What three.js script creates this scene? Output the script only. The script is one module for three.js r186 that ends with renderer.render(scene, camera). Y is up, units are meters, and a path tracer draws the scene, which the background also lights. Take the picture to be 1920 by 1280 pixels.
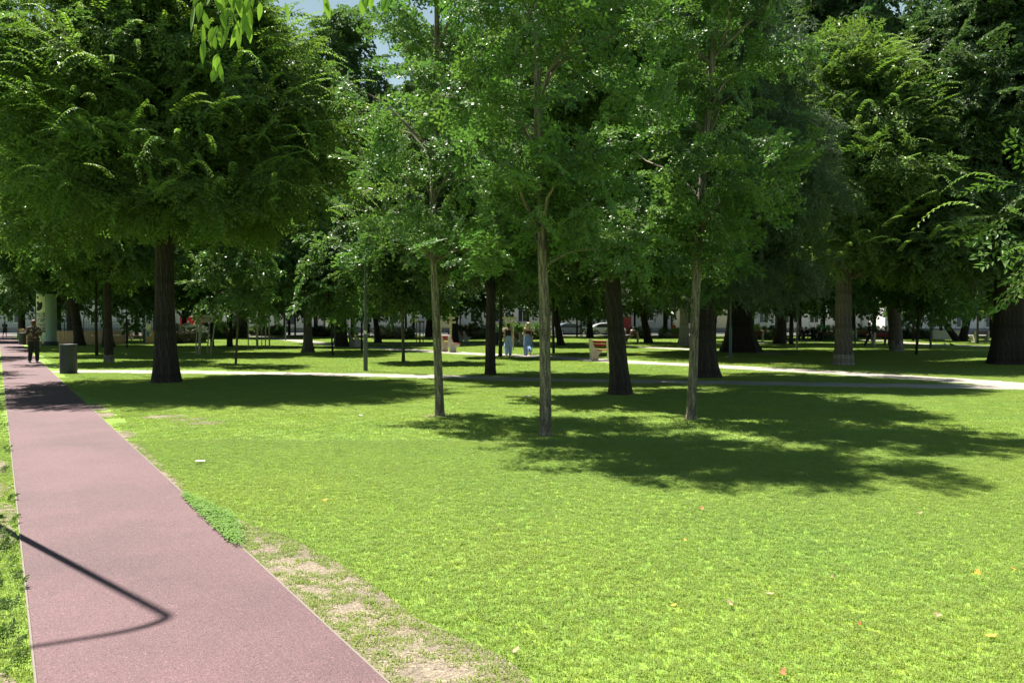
import * as THREE from 'three';
import { mergeGeometries } from 'three/addons/utils/BufferGeometryUtils.js';
import { RoundedBoxGeometry } from 'three/addons/geometries/RoundedBoxGeometry.js';

// ---------------------------------------------------------------- camera, sky, sun, exposure
const scene = new THREE.Scene();
const EYE = 1.65, FOCAL = 1700, HORIZON = 603;                       // eye height in metres; lens in pixels of a 1920 x 1280 frame
const camera = new THREE.PerspectiveCamera(2 * Math.atan(640 / FOCAL) * 180 / Math.PI, 1.5, 0.1, 900);
camera.position.set(0, EYE, 0);
camera.rotation.x = -Math.atan((640 - HORIZON) / FOCAL);
const SUN = new THREE.Vector3(-0.70, 0, -0.71).normalize().multiplyScalar(Math.cos(64 * Math.PI / 180)).setY(Math.sin(64 * Math.PI / 180));
// pale summer sky: whitish near the horizon, soft blue overhead, a wide glow round the sun
const SW = 512, SH = 256, skyData = new Float32Array(SW * SH * 4);
for (let r = 0; r < SH; r++) for (let c = 0; c < SW; c++) {
  const up = ((r + 0.5) / SH - 0.5) * Math.PI, az = ((c + 0.5) / SW - 0.5) * 2 * Math.PI, y = Math.sin(up), x = Math.cos(az) * Math.cos(up), z = Math.sin(az) * Math.cos(up);
  const t = Math.pow(1 - Math.max(0, y), 2), g = 0.1 * Math.exp(-(1 - (x * SUN.x + y * SUN.y + z * SUN.z)) * 9), i = (r * SW + c) * 4;
  const low = y < 0 ? 0.35 : 1;
  skyData[i] = (0.022 + 0.23 * t + g) * low; skyData[i + 1] = (0.047 + 0.29 * t + g * 0.97) * low; skyData[i + 2] = (0.092 + 0.265 * t + g * 0.92) * low; skyData[i + 3] = 1;
}
const skyTex = new THREE.DataTexture(skyData, SW, SH, THREE.RGBAFormat, THREE.FloatType);
skyTex.mapping = THREE.EquirectangularReflectionMapping; skyTex.magFilter = skyTex.minFilter = THREE.LinearFilter; skyTex.needsUpdate = true;
scene.background = skyTex; scene.environment = skyTex;
const sun = new THREE.DirectionalLight(new THREE.Color(1.0, 0.945, 0.86), 5);
sun.target.position.set(0, 0, -40); sun.position.copy(SUN).multiplyScalar(150).add(sun.target.position);
sun.castShadow = true; sun.shadow.mapSize.set(4096, 4096);
Object.assign(sun.shadow.camera, { left: -90, right: 90, top: 90, bottom: -90, near: 1, far: 400 });
scene.add(sun, sun.target);
const renderer = new THREE.WebGLRenderer({ antialias: true });
renderer.setSize(1024, 682);
renderer.toneMapping = THREE.LinearToneMapping;
renderer.toneMappingExposure = 3.15;
renderer.shadowMap.enabled = true;

// ---------------------------------------------------------------- helpers
const rng = (a) => () => { a |= 0; a = a + 0x6D2B79F5 | 0; let t = Math.imul(a ^ a >>> 15, 1 | a); t = t + Math.imul(t ^ t >>> 7, 61 | t) ^ t; return ((t ^ t >>> 14) >>> 0) / 4294967296; };
const { lerp, clamp, smoothstep, degToRad: rad } = THREE.MathUtils;
const V = (x, y, z) => new THREE.Vector3(x, y, z);
// survey of the park: a spot on the ground from its bearing and its drop below the horizon; g.s is metres per pixel there
function ground(px, py) { const s = EYE / (py - HORIZON); return { x: (px - 960) * s, z: -FOCAL * s, s }; }
const taken = new Map();
function numbered(name) { const n = taken.get(name) ?? 0; taken.set(name, n + 1); return n ? name + '_' + String(n).padStart(3, '0') : name; }
function tag(o, label, category, group) { o.userData.label = label; o.userData.category = category; if (group) o.userData.group = group; return o; }
function thing(name, label, category, x = 0, y = 0, z = 0, turn = 0, group) {
  const o = new THREE.Group(); o.name = numbered(name); o.position.set(x, y, z); o.rotation.y = turn; scene.add(o);
  return tag(o, label, category, group);
}
function part(name, geo, mat, parent) { const m = new THREE.Mesh(geo, mat); m.name = name; m.castShadow = m.receiveShadow = true; parent.add(m); return m; }
function structure(name, geo, mat) { const m = part(name, geo, mat, scene); m.name = numbered(name); m.userData.kind = 'structure'; return m; }
function copies(name, geo, mat, list, parent, colours) {
  const m = new THREE.InstancedMesh(geo, mat, list.length); m.name = name; m.castShadow = m.receiveShadow = true;
  list.forEach((q, i) => m.setMatrixAt(i, q));
  if (colours) colours.forEach((c, i) => m.setColorAt(i, c));
  m.userData.kind = 'stuff'; parent.add(m); return m;
}
function geom(pos, idx, uv) {
  const g = new THREE.BufferGeometry(); g.setAttribute('position', new THREE.Float32BufferAttribute(pos, 3));
  if (uv) g.setAttribute('uv', new THREE.Float32BufferAttribute(uv, 2));
  if (idx) g.setIndex(idx); return g;
}
const box = (w, h, d, x = 0, y = 0, z = 0) => new THREE.BoxGeometry(w, h, d).translate(x, y, z);
const rbox = (w, h, d, x = 0, y = 0, z = 0, r = 0.008) => new RoundedBoxGeometry(w, h, d, 1, r).translate(x, y, z);
const cyl = (r0, r1, h, x = 0, y = 0, z = 0, n = 14) => new THREE.CylinderGeometry(r1, r0, h, n).translate(x, y + h / 2, z);
function merge(list) { return mergeGeometries(list.map((g) => { const q = g.index ? g.toNonIndexed() : g; for (const k of Object.keys(q.attributes)) if (k !== 'position' && k !== 'normal' && k !== 'uv') q.deleteAttribute(k); return q; })); }
function bar(a, b, r, n = 8, r2 = r) {                                // a round bar from a to b
  const d = b.clone().sub(a), g = new THREE.CylinderGeometry(r2, r, d.length(), n);
  g.applyQuaternion(new THREE.Quaternion().setFromUnitVectors(V(0, 1, 0), d.clone().normalize())); return g.translate((a.x + b.x) / 2, (a.y + b.y) / 2, (a.z + b.z) / 2);
}
// tapered tube along points, uv in metres
function limbTube(points, radii, n = 8, wobble = 0) {
  const pos = [], uv = [], idx = []; let run = 0;
  points.forEach((p, i) => {
    if (i) run += p.distanceTo(points[i - 1]);
    const t = (points[Math.min(i + 1, points.length - 1)]).clone().sub(points[Math.max(i - 1, 0)]).normalize();
    const a = Math.abs(t.y) > 0.9 ? V(1, 0, 0) : V(0, 1, 0), u = a.clone().cross(t).normalize(), w = t.clone().cross(u);
    for (let k = 0; k <= n; k++) {
      const f = k / n * Math.PI * 2, r = radii[i] * (1 + wobble * Math.sin(f * 3 + i));
      pos.push(p.x + (u.x * Math.cos(f) + w.x * Math.sin(f)) * r, p.y + (u.y * Math.cos(f) + w.y * Math.sin(f)) * r, p.z + (u.z * Math.cos(f) + w.z * Math.sin(f)) * r);
      uv.push(k / n * Math.PI * 2 * radii[0], run);
      if (i && k < n) { const q = (i - 1) * (n + 1) + k, s = q + n + 1; idx.push(q, q + 1, s, q + 1, s + 1, s); }
    }
  });
  const g = geom(pos, idx, uv); g.computeVertexNormals(); return g;
}
// tiling value noise
function noiseField(n, seed) { const r = rng(seed), a = new Float32Array(n * n); for (let i = 0; i < n * n; i++) a[i] = r(); return a; }
const NF = noiseField(256, 7);
function noise(x, y, wrap = 256) {
  const xi = Math.floor(x), yi = Math.floor(y), fx = x - xi, fy = y - yi, s = fx * fx * (3 - 2 * fx), t = fy * fy * (3 - 2 * fy);
  const m = (v) => ((v % wrap) + wrap) % wrap, x0 = m(xi), x1 = m(xi + 1), y0 = m(yi) * 256, y1 = m(yi + 1) * 256;
  return lerp(lerp(NF[y0 + x0], NF[y0 + x1], s), lerp(NF[y1 + x0], NF[y1 + x1], s), t);
}
function fbm(x, y, oct = 4, wrap = 256) { let v = 0, a = 0.5, n = 0; for (let i = 0; i < oct; i++) { v += a * noise(x, y, Math.min(256, wrap)); n += a; a *= 0.5; x *= 2; y *= 2; wrap *= 2; } return v / n; }
// colour texture from f(u, v, out) with u, v in 0..1; out is sRGB 0..255
function texture(n, f, srgb = true, metres = 1, m = n) {
  const d = new Uint8Array(n * m * 4), o = [0, 0, 0];
  for (let y = 0; y < m; y++) for (let x = 0; x < n; x++) { f(x / n, y / m, o); const i = (y * n + x) * 4; d[i] = clamp(o[0], 0, 255); d[i + 1] = clamp(o[1], 0, 255); d[i + 2] = clamp(o[2], 0, 255); d[i + 3] = 255; }
  const t = new THREE.DataTexture(d, n, m, THREE.RGBAFormat); t.wrapS = t.wrapT = THREE.RepeatWrapping; t.magFilter = THREE.LinearFilter; t.minFilter = THREE.LinearMipmapLinearFilter; t.generateMipmaps = true;
  if (srgb) t.colorSpace = THREE.SRGBColorSpace; t.repeat.set(1 / metres, 1 / metres); t.needsUpdate = true; return t;
}
const mat = (r, g, b, roughness = 0.85, more = {}) => new THREE.MeshStandardMaterial({ color: new THREE.Color().setRGB(r, g, b), roughness, ...more });
const leafMat = (r, g, b, t = 0.42, coat = 0.35, cr = 0.42) => new THREE.MeshPhysicalMaterial({ color: new THREE.Color().setRGB(r, g, b), roughness: 1, transmission: t, thickness: 0, clearcoat: coat, clearcoatRoughness: cr, side: THREE.DoubleSide, specularIntensity: 0.5 });

// ---------------------------------------------------------------- surfaces
const trackTex = texture(1536, (u, v, o) => {
  const g = noise(u * 256 * 3, v * 256 * 3), h = noise(u * 256 * 2 + 31, v * 256 * 2 + 9), big = fbm(u * 4, v * 4, 4, 4), stain = fbm(u * 7 + 3, v * 7 + 8, 4, 7);
  const k = 0.72 + 0.5 * (g * 0.6 + h * 0.4) + (big - 0.5) * 0.24 - (stain > 0.6 ? 0.035 : 0), pale = g > 0.8 ? 24 : 0, dark = h < 0.16 ? -18 : 0;
  o[0] = 86 * k + pale + dark; o[1] = 61 * k + pale + dark; o[2] = 64 * k + pale + dark;
}, true, 3);
const trackBump = texture(768, (u, v, o) => { o[0] = o[1] = o[2] = 255 * noise(u * 256, v * 256); }, false, 1);
const M = {};
M.track = new THREE.MeshStandardMaterial({ map: trackTex, roughness: 0.78, bumpMap: trackBump, bumpScale: 0.003 });
M.edging = mat(0.17, 0.145, 0.12, 0.95);
M.lawn = new THREE.MeshStandardMaterial({ roughness: 1, map: texture(1024, (u, v, o) => {
  const a = fbm(u * 8, v * 8, 5, 8), b = noise(u * 256, v * 256), c = fbm(u * 64, v * 64, 2, 64), k = 0.75 + 0.5 * b;
  o[0] = lerp(92, 110, a) * k + (c > 0.66 ? 14 : 0); o[1] = lerp(122, 136, a) * k + (c > 0.66 ? 8 : 0); o[2] = lerp(38, 48, a) * k;
}, true, 5) });
M.soil = new THREE.MeshStandardMaterial({ roughness: 1, map: texture(1024, (u, v, o) => {
  const a = fbm(u * 6, v * 6, 5, 6), b = noise(u * 256, v * 256), s = noise(u * 40 + v * 9, v * 200, 256), k = 0.74 + 0.4 * b;
  const straw = s > 0.86 ? 34 : 0;
  o[0] = lerp(98, 136, a) * k + straw; o[1] = lerp(88, 124, a) * k + straw; o[2] = lerp(74, 108, a) * k + straw * 0.7;
}, true, 1.6) });
M.soil.bumpMap = texture(512, (u, v, o) => { o[0] = o[1] = o[2] = 255 * fbm(u * 32, v * 32, 4, 32); }, false, 0.8); M.soil.bumpScale = 0.02;
M.gravel = new THREE.MeshStandardMaterial({ roughness: 1, map: texture(512, (u, v, o) => {
  const a = fbm(u * 4, v * 4, 4, 4), b = noise(u * 128, v * 128, 128), k = 0.8 + 0.3 * b + (a - 0.5) * 0.25;
  o[0] = 148 * k; o[1] = 142 * k; o[2] = 132 * k;
}, true, 2) });
const barkBump = texture(512, (u, v, o) => { const w = fbm(u * 4, v * 4, 3, 4) * 0.5, r = Math.abs(fbm(u * 32 + w * 4, v * 4, 4, 4) - 0.5) * 2; o[0] = o[1] = o[2] = 255 * clamp(Math.sqrt(r) * 1.2, 0, 1); }, false, 1.3);
function barkTex(c, d, metres) {
  return texture(512, (u, v, o) => {
    const w = fbm(u * 4, v * 4, 3, 4) * 0.5, r = clamp(Math.sqrt(Math.abs(fbm(u * 32 + w * 4, v * 4, 4, 4) - 0.5) * 2) * 1.25, 0, 1), n = 0.82 + 0.36 * noise(u * 128, v * 64, 64);
    for (let k = 0; k < 3; k++) o[k] = lerp(d[k], c[k], r) * n;
  }, true, metres);
}
const bark = (c, d, bump = 0.03) => new THREE.MeshStandardMaterial({ roughness: 0.95, map: barkTex(c, d, 1.3), bumpMap: barkBump, bumpScale: bump });
M.barkDark = bark([66, 56, 47], [34, 28, 24], 0.04);
M.barkGrey = bark([104, 95, 84], [62, 55, 48], 0.02);
M.barkPale = bark([168, 160, 142], [118, 110, 94], 0.012);
M.barkGinkgo = bark([136, 126, 108], [72, 64, 53], 0.022);
M.limewash = new THREE.MeshStandardMaterial({ roughness: 1, map: barkTex([150, 142, 132], [96, 86, 76], 1.3), bumpMap: barkBump, bumpScale: 0.02 });
M.leafGinkgo = leafMat(0.088, 0.182, 0.026, 0.47, 0.7, 0.33);
M.leafHack = leafMat(0.098, 0.18, 0.019, 0.5, 0.55, 0.36);
M.leafYoung = leafMat(0.16, 0.28, 0.024, 0.55, 0.35, 0.4);
M.leafMid = leafMat(0.074, 0.15, 0.022, 0.46, 0.65, 0.35);
M.leafDark = leafMat(0.055, 0.11, 0.02, 0.4, 0.65, 0.35);
M.leafWillow = leafMat(0.07, 0.115, 0.05, 0.36, 0.4, 0.42);
M.leafHedge = leafMat(0.10, 0.19, 0.035, 0.35, 0.4, 0.4);
M.leafGreyHedge = leafMat(0.10, 0.14, 0.08, 0.25, 0.4, 0.4);
M.blade = leafMat(0.24, 0.345, 0.04, 0.48, 0.22, 0.28);
M.clover = leafMat(0.16, 0.3, 0.04, 0.45, 0.1, 0.5);
M.twig = mat(0.09, 0.07, 0.05);

// the ground: lawn, red track, gravel paths
const flat = (pts) => { const s = new THREE.Shape(pts.map(([x, z]) => new THREE.Vector2(x, -z))); const g = new THREE.ShapeGeometry(s); g.rotateX(-Math.PI / 2); const p = g.attributes.position, uv = g.attributes.uv; for (let i = 0; i < p.count; i++) uv.setXY(i, p.getX(i), p.getZ(i)); return g; };
{
  const pts = [[-400, 60], [400, 60], [400, -500], [-400, -500]];
  structure('lawn', flat(pts), M.lawn);
}
const TR = (d) => -0.609 - 0.568 * (d - 4.14), TL = (d) => -2.19 - 0.568 * (d - 4.14);      // right and left edge of the track at depth d
const TC = Math.cos(Math.atan(0.568));
function strip(x0, x1, y0, y1, d0 = -8, d1 = 125) {                     // a slab along the track between two side offsets
  const off = (x, d) => [TR(d) + x / TC, -d], a = [off(x0, d0), off(x1, d0), off(x1, d1), off(x0, d1)];
  const s = new THREE.Shape(a.map(([x, z]) => new THREE.Vector2(x, -z)));
  const g = new THREE.ExtrudeGeometry(s, { depth: y1 - y0, bevelEnabled: false }); g.rotateX(-Math.PI / 2).translate(0, y0, 0);
  const p = g.attributes.position, uv = g.attributes.uv; for (let i = 0; i < p.count; i++) uv.setXY(i, p.getX(i), p.getZ(i) + p.getY(i)); return g;
}
const TW = 1.581 * TC;
structure('running_track', strip(-TW, 0, -0.05, 0.022), M.track);
structure('track_edging', strip(0.002, 0.013, -0.05, 0.021), M.edging);
structure('track_edging', strip(-TW - 0.013, -TW - 0.002, -0.05, 0.021), M.edging);
function ribbon(pts, w, y) {
  const c = new THREE.CatmullRomCurve3(pts.map(([x, z]) => V(x, 0, z))), pos = [], uv = [], idx = [], N = 80;
  for (let i = 0; i <= N; i++) {
    const p = c.getPoint(i / N), t = c.getTangent(i / N), n = V(-t.z, 0, t.x).normalize(), k = w / 2;
    const j0 = (fbm(i * 0.7, w * 9) - 0.5) * 0.35, j1 = (fbm(i * 0.7, w * 9 + 40) - 0.5) * 0.35;
    pos.push(p.x + n.x * (k + j0), y, p.z + n.z * (k + j0), p.x - n.x * (k + j1), y, p.z - n.z * (k + j1));
    uv.push(pos.at(-6), pos.at(-4), pos.at(-3), pos.at(-1));
    if (i) { const q = i * 2 - 2; idx.push(q, q + 1, q + 2, q + 1, q + 3, q + 2); }
  }
  const g = geom(pos, idx, uv); g.computeVertexNormals(); g.userData.curve = c; g.userData.w = w; return g;
}
const gp = (a) => a.map(([x, y]) => { const g = ground(x, y); return [g.x, g.z]; });
const PATHS = [
  ribbon(gp([[104, 696], [400, 699], [800, 706], [1000, 712], [1300, 717], [1600, 722], [1920, 727], [2500, 736]]), 1.75, 0.008),
  ribbon(gp([[440, 627], [500, 632.5], [570, 640], [640, 647.5], [850, 661.5], [1000, 668], [1180, 679], [1300, 685], [1500, 695.5], [1700, 707.5], [1920, 722.5], [2150, 736]]), 1.9, 0.012),
  ribbon(gp([[620, 645], [690, 645], [870, 645.6], [1010, 646.5], [1100, 647.5], [1290, 655], [1480, 664]]), 1.6, 0.016),
  ribbon(gp([[1380, 645], [1480, 640], [1600, 637], [1750, 646], [1900, 651], [2100, 655]]), 1.5, 0.02),
];
PATHS.forEach((g) => structure('gravel_path', g, M.gravel));
// bare earth beside the track, with ragged outlines
const BARE = [[5.3, 0.24, 1.6, 0.23], [4.1, 0.27, 1.0, 0.27], [6.6, 0.12, 0.8, 0.14], [9.5, 0.05, 0.7, 0.05], [10.8, 0.06, 0.6, 0.06], [11.9, 0.06, 0.5, 0.07], [16.0, 0.12, 0.5, 0.13], [13.2, 0.1, 0.4, 0.12], [17.4, 0.14, 0.6, 0.14], [15.2, 1.0, 0.25, 0.3], [14.6, 1.25, 0.2, 0.26], [14.0, 1.4, 0.2, 0.24],
  [8.5, -TW - 0.2, 0.5, 0.14], [9.6, -TW - 0.25, 0.4, 0.16], [4.6, -TW - 0.24, 0.35, 0.15], [7.7, -TW - 0.18, 0.5, 0.12], [11, -TW - 0.16, 0.4, 0.1]];
const along = V(-0.568, 0, -1).normalize(), across = V(1, 0, -0.568).normalize();
function trackFrame(x, z) { const px = x + 0.609, pz = z + 4.14; return [4.14 + (px * along.x + pz * along.z) * TC, px * across.x + pz * across.z]; } // depth along the edge, offset to its right
BARE.forEach(([d, off, len, wid], i) => {
  const c = V(TR(d), 0, -d).addScaledVector(across, off), pts = [];
  for (let k = 0; k < 40; k++) {
    const f = k / 40 * Math.PI * 2, r = 0.9 + 0.65 * fbm(Math.cos(f) * 2.2 + i * 9, Math.sin(f) * 2.2 + 20, 4);
    const p = c.clone().addScaledVector(along, Math.cos(f) * len * r).addScaledVector(across, clamp(Math.sin(f) * wid * r + off, off > 0 ? 0.024 : -9, off > 0 ? 9 : -TW - 0.024) - off);
    pts.push([p.x, p.z]);
  }
  structure('bare_earth', flat(pts).translate(0, 0.004 + 0.0004 * i, 0), M.soil);
});

// ---------------------------------------------------------------- foliage sprays
// a leaf is a folded diamond: base, two shoulders, tip
function leaf(pos, base, dir, up, len, wid, fold = 0.25) {
  const side = dir.clone().cross(up).normalize(), n = side.clone().cross(dir).normalize();
  const m = base.clone().addScaledVector(dir, len * 0.42), l = m.clone().addScaledVector(side, wid / 2).addScaledVector(n, wid * fold), r = m.clone().addScaledVector(side, -wid / 2).addScaledVector(n, wid * fold);
  const t = base.clone().addScaledVector(dir, len).addScaledVector(n, -len * 0.12);
  for (const p of [base, l, t, base, t, r]) pos.push(p.x, p.y, p.z);
}
function fan(pos, base, dir, up, len, wid) {                           // ginkgo leaf: notched fan
  const side = dir.clone().cross(up).normalize(), n = side.clone().cross(dir).normalize(), at = (a, b, c = 0) => base.clone().addScaledVector(dir, a).addScaledVector(side, b).addScaledVector(n, c);
  const q = at(len * 0.35, 0), l = at(len * 0.8, wid / 2, wid * 0.12), l2 = at(len * 1.05, wid * 0.22), c = at(len * 0.85, 0), r2 = at(len * 1.05, -wid * 0.22), r = at(len * 0.8, -wid / 2, wid * 0.12);
  for (const p of [q, l, l2, q, l2, c, q, c, r2, q, r2, r]) pos.push(p.x, p.y, p.z);
}
const finish = (pos) => { const g = geom(pos); g.computeVertexNormals(); return g; };
function stick(pos, a, b, r) {
  const d = b.clone().sub(a).normalize(), u = V(0, 1, 0).cross(d).normalize(), w = d.clone().cross(u);
  const ring = (p, k) => [0, 1, 2].map((i) => { const f = i * 2.094; return p.clone().addScaledVector(u, Math.cos(f) * r * k).addScaledVector(w, Math.sin(f) * r * k); });
  const A = ring(a, 1), B = ring(b, 0.7);
  for (let i = 0; i < 3; i++) { const j = (i + 1) % 3; for (const p of [A[i], A[j], B[i], A[j], B[j], B[i]]) pos.push(p.x, p.y, p.z); }
}
const rv = (r, s = 1) => V(r() - 0.5, r() - 0.5, r() - 0.5).multiplyScalar(2 * s);
// branchlet along +x with side twigs, leaves facing mostly up
function branchlet(seed, { len = 0.6, twigs = 9, per = 10, ll = 0.075, lw = 0.042, droop = 0.25, shape = 'leaf', spread = 0.3, loose = 0.45 }) {
  const r = rng(seed), pos = [], spine = (t) => V(len * t, -droop * len * t * t, 0);
  for (let i = 0; i < 4; i++) stick(pos, spine(i / 4), spine((i + 1) / 4), 0.004);
  for (let i = 0; i < twigs; i++) {
    const t = 0.12 + 0.88 * (i + r() * 0.6) / twigs, s = i % 2 ? 1 : -1, b = spine(t), l = spread * (1.15 - 0.6 * t) * (0.7 + 0.6 * r());
    const dir = V(0.75 + 0.3 * r(), 0.25 * (r() - 0.6), s * (0.5 + 0.6 * r())).normalize(), e = b.clone().addScaledVector(dir, l);
    stick(pos, b, e, 0.0022);
    for (let k = 0; k < per; k++) {
      const q = (k + 0.7) / per, p = b.clone().lerp(e, q); p.y -= q * q * l * 0.25;
      const d = dir.clone().addScaledVector(V(-dir.z, 0, dir.x), (k % 2 ? 1 : -1) * 0.9).add(rv(r, 0.2 + loose * 0.5)); d.y -= 0.22; d.normalize();
      const up = V(0, 1, 0).add(rv(r, loose)), z = 0.75 + 0.5 * r();
      if (shape === 'fan') { p.y += 0.02 * r(); fan(pos, p, d.setY(d.y + 0.3).normalize(), up, ll * z, lw * z); } else leaf(pos, p, d, up, ll * z, lw * z);
    }
  }
  return finish(pos);
}
// long arching shoot with two ranks of leaves
function shoot(seed, { len = 1.0, n = 26, ll = 0.085, lw = 0.036, arch = 0.9 }) {
  const r = rng(seed), pos = [], at = (t) => V(len * (t - 0.25 * arch * t * t), len * arch * (0.45 * t - 0.95 * t * t), 0.05 * len * Math.sin(t * 3 + seed));
  for (let i = 0; i < 8; i++) stick(pos, at(i / 8), at((i + 1) / 8), 0.004 * (1 - i / 10));
  for (let i = 0; i < n; i++) {
    const t = 0.1 + 0.9 * i / n, p = at(t), f = at(Math.min(1, t + 0.03)).sub(at(t - 0.03)).normalize(), s = i % 2 ? 1 : -1;
    const d = V(f.x * 0.55, f.y * 0.45 - 0.32, s * 0.85).add(rv(r, 0.18)).normalize(), z = (1.1 - 0.5 * t) * (0.85 + 0.3 * r());
    leaf(pos, p, d, V(0.2, 1, 0).add(rv(r, 0.2)), ll * z, lw * z, 0.18);
  }
  return finish(pos);
}
const SPRAY = {
  ginkgo: [1, 2, 3].map((k) => branchlet(10 + k, { len: 0.55, twigs: 8, per: 8, ll: 0.068, lw: 0.08, droop: 0.1, shape: 'fan', spread: 0.26, loose: 0.8 })),
  hack: [1, 2, 3].map((k) => branchlet(20 + k, { len: 0.85, twigs: 8, per: 6, ll: 0.135, lw: 0.062, droop: 0.4, spread: 0.45, loose: 0.6 })),
  mid: [1, 2, 3].map((k) => branchlet(30 + k, { len: 0.7, twigs: 8, per: 7, ll: 0.12, lw: 0.078, droop: 0.3, spread: 0.36, loose: 0.75 })),
  willow: [1, 2, 3].map((k) => branchlet(40 + k, { len: 0.85, twigs: 9, per: 8, ll: 0.14, lw: 0.036, droop: 0.8, spread: 0.4, loose: 0.6 })),
  hedge: [1, 2].map((k) => branchlet(50 + k, { len: 0.3, twigs: 8, per: 7, ll: 0.055, lw: 0.034, droop: 0.05, spread: 0.16, loose: 0.6 })),
};
const SHOOTS = [1, 2, 3].map((k) => shoot(60 + k, { len: 1.0 + 0.15 * k, n: 24, ll: 0.13, lw: 0.052 }));
const LONGSHOOTS = [1, 2, 3].map((k) => shoot(70 + k, { len: 1.5 + 0.2 * k, n: 36, ll: 0.145, lw: 0.062, arch: [0, 0.3, 0.6, 0.95][k] }));
const AREA = 0.17;                                                     // leaf area of a branchlet, square metres
const mx = new THREE.Matrix4(), qx = new THREE.Quaternion(), bx = V(), by = V(), bz = V();
function placed(p, dir, up, s) {                                       // matrix with +x along dir
  bx.copy(dir).normalize(); bz.copy(bx).cross(up).normalize(); by.copy(bz).cross(bx); 
  return new THREE.Matrix4().makeBasis(bx.clone().multiplyScalar(s), by.clone().multiplyScalar(s), bz.clone().multiplyScalar(s)).setPosition(p);
}

// ---------------------------------------------------------------- trees
function trunkShape({ h, r0, r1, flare = 0.5, leanX = 0, leanZ = 0, seed = 1, n = 20, rings = 26, bend = 0.1, roots = 5 }) {
  const pos = [], uv = [], idx = [], r = rng(seed), ph = r() * 6, ph2 = r() * 6, c = [];
  for (let i = 0; i <= rings; i++) {
    const t = Math.pow(i / rings, 1.5), y = -0.08 + (h + 0.08) * t, cx = leanX * t + bend * Math.sin(t * 5 + ph) * t, cz = leanZ * t + bend * Math.sin(t * 4 + ph2) * t;
    c.push(V(cx, y, cz));
    for (let k = 0; k <= n; k++) {
      const f = (k % n) / n * Math.PI * 2, fl = flare * Math.exp(-Math.max(0, y) / (r0 * 1.5));
      const rr = lerp(r0, r1, t) * (1 + fl * (1 + 0.45 * Math.sin(f * roots + ph) + 0.25 * Math.sin(f * 3 + ph2)) + 0.05 * Math.sin(f * 4 + y * 0.8 + ph) + 0.07 * (fbm(Math.cos(f) * 2.5 + 9, Math.sin(f) * 2.5 + y * 0.9 + seed, 3) - 0.5));
      pos.push(cx + Math.cos(f) * rr, y, cz + Math.sin(f) * rr); uv.push(k / n * Math.PI * 2 * r0, y);
      if (i && k < n) { const q = (i - 1) * (n + 1) + k, s = q + n + 1; idx.push(q, s, q + 1, q + 1, s, s + 1); }
    }
  }
  const g = geom(pos, idx, uv); g.computeVertexNormals();
  const axis = (y) => { const t = clamp((y + 0.08) / (h + 0.08), 0, 1); for (let i = 1; i <= rings; i++) if (c[i].y >= y) { const a = c[i - 1], b = c[i]; return a.clone().lerp(b, (y - a.y) / (b.y - a.y)); } return c[rings].clone(); };
  return { g, axis };
}
const tint = (r, a = 0.28, warm = 0.1) => { const k = 1 - a / 2 + a * r(), w = (r() - 0.5) * warm; return new THREE.Color().setRGB(k * (1 + w * 1.5), k, k * (1 - w)); };
// a crown is a cloud of clumps at the ends of limbs
function crownOf({ H, R, hb, seed, axis, clumps, flatY = 0.72, top = 0.55, cr = 0.36, off = [0, 0], dome = true }) {
  const r = rng(seed * 31 + 5), out = [];
  for (let i = 0; i < clumps; i++) {
    const t = (i + 0.5) / clumps, y = lerp(hb + R * cr * 0.55, H - R * cr * 0.5, t), a = i * 2.39996 + r() * 0.9;
    const prof = dome ? Math.pow(1 - Math.pow(t, 1.9), 0.62) * (0.72 + 0.28 * Math.min(1, t * 4)) : Math.pow(Math.sin(Math.PI * (0.2 + 0.8 * t) * 0.93), top), rad = R * (1 - cr * 0.8) * prof * (0.3 + 0.85 * Math.sqrt(r())), c = axis(Math.min(y, H * 0.8));
    const size = R * cr * (0.75 + 0.5 * r()) * (0.75 + 0.25 * prof);
    const fy = flatY * (0.75 + 0.5 * r()), q = 0.75 + 0.5 * r(), py = Math.max(y + (r() - 0.5) * 0.6, hb + size * q * fy + 0.2);
    out.push({ p: V(c.x + off[0] * t + Math.cos(a) * rad, py, c.z + off[1] * t + Math.sin(a) * rad), s: size * q, fy });
  }
  return out;
}
function foliage(clumps, seed, scale, lai, droop, gap = 0.5, jitter = 0.9) {
  const r = rng(seed * 17 + 3), list = [[], [], []];
  for (const c of clumps) {
    const n = Math.round(lai * 4 * Math.PI * c.s * c.s * (0.4 + 0.6 * c.fy) / (AREA * scale * scale));
    for (let i = 0; i < n; i++) {
      const d = rv(r).normalize(), u = 0.3 + 0.75 * Math.pow(r(), 0.5), bump = 0.85 + 0.35 * fbm(d.x * 2 + c.p.x, d.z * 2 + d.y * 2 + c.p.z, 2);
      if (fbm((c.p.x + d.x * c.s) * 1.5 + (c.p.y + d.y * c.s) * 1.3, (c.p.z + d.z * c.s) * 1.5 - (c.p.y + d.y * c.s) * 1.1, 2) < gap) continue;
      const p = V(c.p.x + d.x * c.s * u * bump, c.p.y + d.y * c.s * u * bump * c.fy, c.p.z + d.z * c.s * u * bump);
      const dir = V(d.x, d.y * 0.5 - droop, d.z).add(rv(r, jitter)).normalize();
      if (Math.abs(dir.y) > 0.97) dir.x += 0.4;
      p.addScaledVector(dir, -0.3 * scale);
      list[i % 3].push(placed(p, dir.normalize(), V(0, 1, 0).add(rv(r, 0.7)), scale * (0.75 + 0.5 * r())));
    }
  }
  return list;
}
let leafCopies = 0;
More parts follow.
